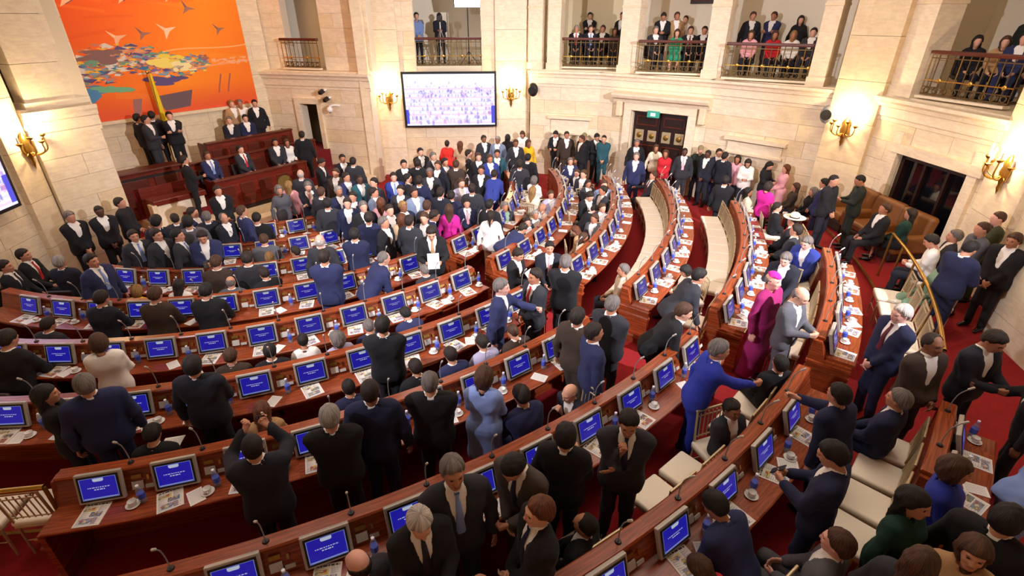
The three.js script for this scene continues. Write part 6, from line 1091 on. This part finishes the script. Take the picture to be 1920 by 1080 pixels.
  for (const [x, y, a, pose, cl, h, o] of [
    [1070, 296, 10, 'sit', 'suit navy2', 'grey'], [1082, 318, -20, 'sit', 'suit ink', 'brown'], [1097, 321, -30, 'sit', 'suit charcoal', 'brown'], [1133, 335, 10, 'sit', 'suit steel white', 'brown'], [1112, 362, 40, 'sitHold', 'suit black', 'dark'], [1139, 377, -20, 'sitTurn', 'suit navy', 'brown'], [1129, 348, -60, 'sit', 'suit charcoal', 'dark'], [1126, 400, -40, 'sit', 'suit grey', 'brown'], [1100, 385, 100, 'sitBow', 'suit black', 'dark'], [1117, 425, 100, 'sitReach', 'top cream', 'brown', { f: 1 }], [1076, 425, -120, 'sitBow', 'top tan', 'auburn', { f: 1 }], [1012, 388, 20, 'sit', 'suit grey', 'silver'], [1024, 380, -60, 'sit', 'top white', 'grey', { s: 'bald' }], [1038, 353, 20, 'sit', 'suit lilac', 'brown'], [1012, 352, 150, 'sit', 'top cream', 'blond', { f: 1 }], [1002, 330, 150, 'sit', 'top white', 'grey', { f: 1, s: 'bob' }], [1060, 335, 30, 'sit', 'suit charcoal', 'dark'], [1005, 405, 20, 'sit', 'suit navy', 'dark'], [1424, 372, 100, 'sit', 'suit black', 'dark'], [1405, 352, 100, 'sit', 'top cream', 'black', { f: 1 }],
  ]) P(x, y, a, pose, cl, { h, k: x % 3, ...er, ...(o || {}) });
  // gallery
  const ga = (rail, back) => ({ gal: [rail, back], lod: 2 });
  for (const [x, rail, back, a, pose, cl, h, o] of [
    [788, 124, 0.7, 10, 'clasp', 'top sky', 'dark', { at: 'at the balcony over the screen', label: 'man in a light blue shirt standing at the balcony over the big screen' }], [829, 124, 1.0, 0, 'hold', 'top ink', 'dark', { at: 'at the balcony over the screen', label: 'camera operator in dark clothes behind the tripod over the big screen' }],
    [1100, 129, 1.9, 5, 'cross', 'suit black', 'black', { label: 'man in black suit standing with arms crossed in the gallery' }], [1077, 129, 0.8, 0, 'sit', 'suit black white red', 'silver', { label: 'silver-haired man in black and red tie seated in the gallery' }], [1103, 129, 0.8, 10, 'sit', 'suit ink white sky', 'brown', { label: 'brown-haired man in dark blue seated in the gallery below the standing man' }], [1125, 129, 0.8, -10, 'sit', 'suit black white', 'brown'], [1147, 130, 0.9, 0, 'sit', 'top brown', 'brown', { f: 1 }], [1158, 130, 1.1, -30, 'stand', 'suit black', 'dark'],
    [1255, 140, 1.4, 10, 'stand', 'suit tan', 'brown'], [1271, 140, 1.8, -20, 'stand', 'top white', 'dark', { f: 1, s: 'tail', label: 'woman in white with tied dark hair standing in the gallery' }], [1231, 140, 1.3, 0, 'hold', 'suit black', 'dark', { label: 'person filming with a camera standing in the gallery' }], [1259, 141, 0.8, 0, 'sit', 'dress emerald', 'brown', { f: 1, sleeve: 0.9, label: 'woman in an emerald green dress seated in the gallery' }], [1283, 141, 0.8, 5, 'sit', 'suit black white maroon', 'brown'], [1308, 141, 0.9, -10, 'sit', 'suit ink', 'dark'], [1220, 140, 1.0, 20, 'sit', 'suit charcoal', 'grey'],
    [1389, 149, 1.6, 10, 'stand', 'suit ink white', 'brown'], [1426, 150, 1.7, -20, 'cross', 'suit navy2', 'brown', { label: 'man in navy suit with arms crossed standing in the gallery' }], [1475, 152, 1.6, 5, 'stand', 'top black', 'black', { f: 1, label: 'woman with long black hair in black standing in the gallery' }], [1392, 149, 0.7, 0, 'sit', 'top pink', 'brown', { f: 1 }], [1435, 151, 0.7, 10, 'sit', 'top red', 'brown', { f: 1, label: 'woman in red seated in the gallery beside the broad pilaster' }], [1468, 153, 0.7, 0, 'sit', 'top white', 'blond', { f: 1, label: 'blond woman in white seated in the gallery beside the spectator in red' }], [1502, 156, 0.9, -10, 'sit', 'suit charcoal', 'dark'],
    [1790, 190, 0.7, 10, 'sit', 'top black', 'black', { f: 1, label: 'long-haired woman in black seated in the gallery over the dark window' }], [1838, 196, 0.75, 0, 'sit', 'top tan', 'brown', { f: 1 }], [1868, 202, 0.8, -10, 'sit', 'suit navy2 white', 'dark', { label: 'man in navy suit seated in the gallery over the dark window' }], [1906, 207, 1.1, -10, 'sit', 'top beige', 'brown', { f: 1 }], [1872, 203, 2.3, -20, 'stand', 'top police', 'black', { s: 'cap', label: 'policeman in a peaked cap standing in the gallery over the dark window' }],
  ]) P(x, 50, a, pose, cl, { h, k: x % 3, at: 'in the gallery', ...ga(rail, back), ...(o || {}) });
}
// nobody stands inside a neighbour: ease apart those who stand too close
for (let it = 0; it < 12; it++) for (const a of peopleSpots) for (const b of peopleSpots) {
  if (a === b || !a.free || !b.free || a.held || b.held) continue;
  const dx = b.x - a.x, dd = b.d - a.d, r = Math.hypot(dx, dd), need = a.sit || b.sit ? 0.5 : 0.4; if (r >= need || r < 1e-4) continue;
  const m = (need - r) / 2 * 0.5, ux = dx / r, ud = dd / r;
  for (const [p, s] of [[a, -1], [b, 1]]) { const x = p.x + ux * m * s, d = p.d + ud * m * s; if (!clearOfWalls(x, d, 0.3) || hitsDesk(x, d, p.sit) || Math.abs(levelAt(x, d) - p.y) > 0.13) continue; p.x = x; p.d = d; p.g.position.x = x; p.g.position.z = -d; if (p.y < 0.7 && !p.fixed) { p.g.position.y = p.y; } }
}
// look-alikes that only their place tells apart share a group
{
  const by = new Map(); for (const p of peopleSpots) { if (!by.has(p.label)) by.set(p.label, []); by.get(p.label).push(p); }
  for (const [label, list] of by) { for (const p of list) delete p.g.userData.place; if (list.length > 1) for (const p of list) p.g.userData.group = 'alike: ' + label.split(',')[0] + ' ' + label.split(', ').slice(-1)[0]; }
}
// ------------------------------------------------------------------ seats under everyone who sits, then the free cream chairs
function makeSeat() {
  const g = new THREE.Group(); g.name = 'swivel_seat';
  part(g, 'seat_pad', rbx(0.46, 0.08, 0.44, 0.03, 2), M.leatherDark, 0, 0.425, 0); part(g, 'backrest', rbx(0.44, 0.34, 0.06, 0.03, 2), M.leatherDark, 0, 0.62, 0.25, 0.12); part(g, 'back_strut', bx(0.06, 0.3, 0.02), M.black, 0, 0.5, 0.265);
  part(g, 'post', cyl(0.03, 0.04, 0.38, 10), M.black, 0, 0.2, 0); part(g, 'foot', cyl(0.14, 0.16, 0.03, 14), M.black, 0, 0.015, 0);
  return g;
}
const seatProto = makeSeat();
const under = (what, p) => (what + ' under the ' + p.label.replace(/ (with|at|behind|beside|by|near|between|against) .*$/, (m) => m)).split(' ').slice(0, 16).join(' ').replace(/,$/, '');
for (const p of peopleSpots) if (p.sit) {
  const turn = p.yaw + Math.PI; if (/armchair/.test(p.label)) continue;
  const back = V3(0, 0, -0.06).applyAxisAngle(V3(0, 1, 0), p.yaw), x = p.x + back.x, d = p.d - back.z;
  let near = null; for (const c of chairSpots) { const r = Math.hypot(c.x - x, c.d - d); if (r < 0.5 && (!near || r < near.r)) near = { c, r }; }
  const alike = near && Math.cos(near.c.turn - turn) > 0.6;
  if (near && near.r < 0.34 && alike && !near.c.used) { near.c.used = true; continue; }
  for (const c of chairSpots) if (Math.hypot(c.x - x, c.d - d) < 0.46) c.gone = true;
  if (p.px > 1000 && p.y < 3) place(chairProto, under('cream chair', p), 'chair', undefined, x, p.y, d, turn);
  else place(seatProto, under('dark swivel seat', p), 'seat', undefined, x, p.y, d, turn);
}
for (const c of chairSpots) { if (c.gone || (!c.used && peopleSpots.some((p) => !p.sit && Math.hypot(p.x - c.x, p.d - c.d) < 0.28))) continue; place(chairProto, c.label, 'chair', c.group, c.x, c.y, c.d, c.turn); }
{
  const by = new Map(); for (const o of scene.children) if (o.userData.label) { const k = o.userData.label; if (!by.has(k)) by.set(k, []); by.get(k).push(o); }
  for (const [k, l] of by) if (l.length > 1) for (const o of l) if (!o.userData.group) o.userData.group = 'alike: ' + k;
}
renderer.render(scene, camera);
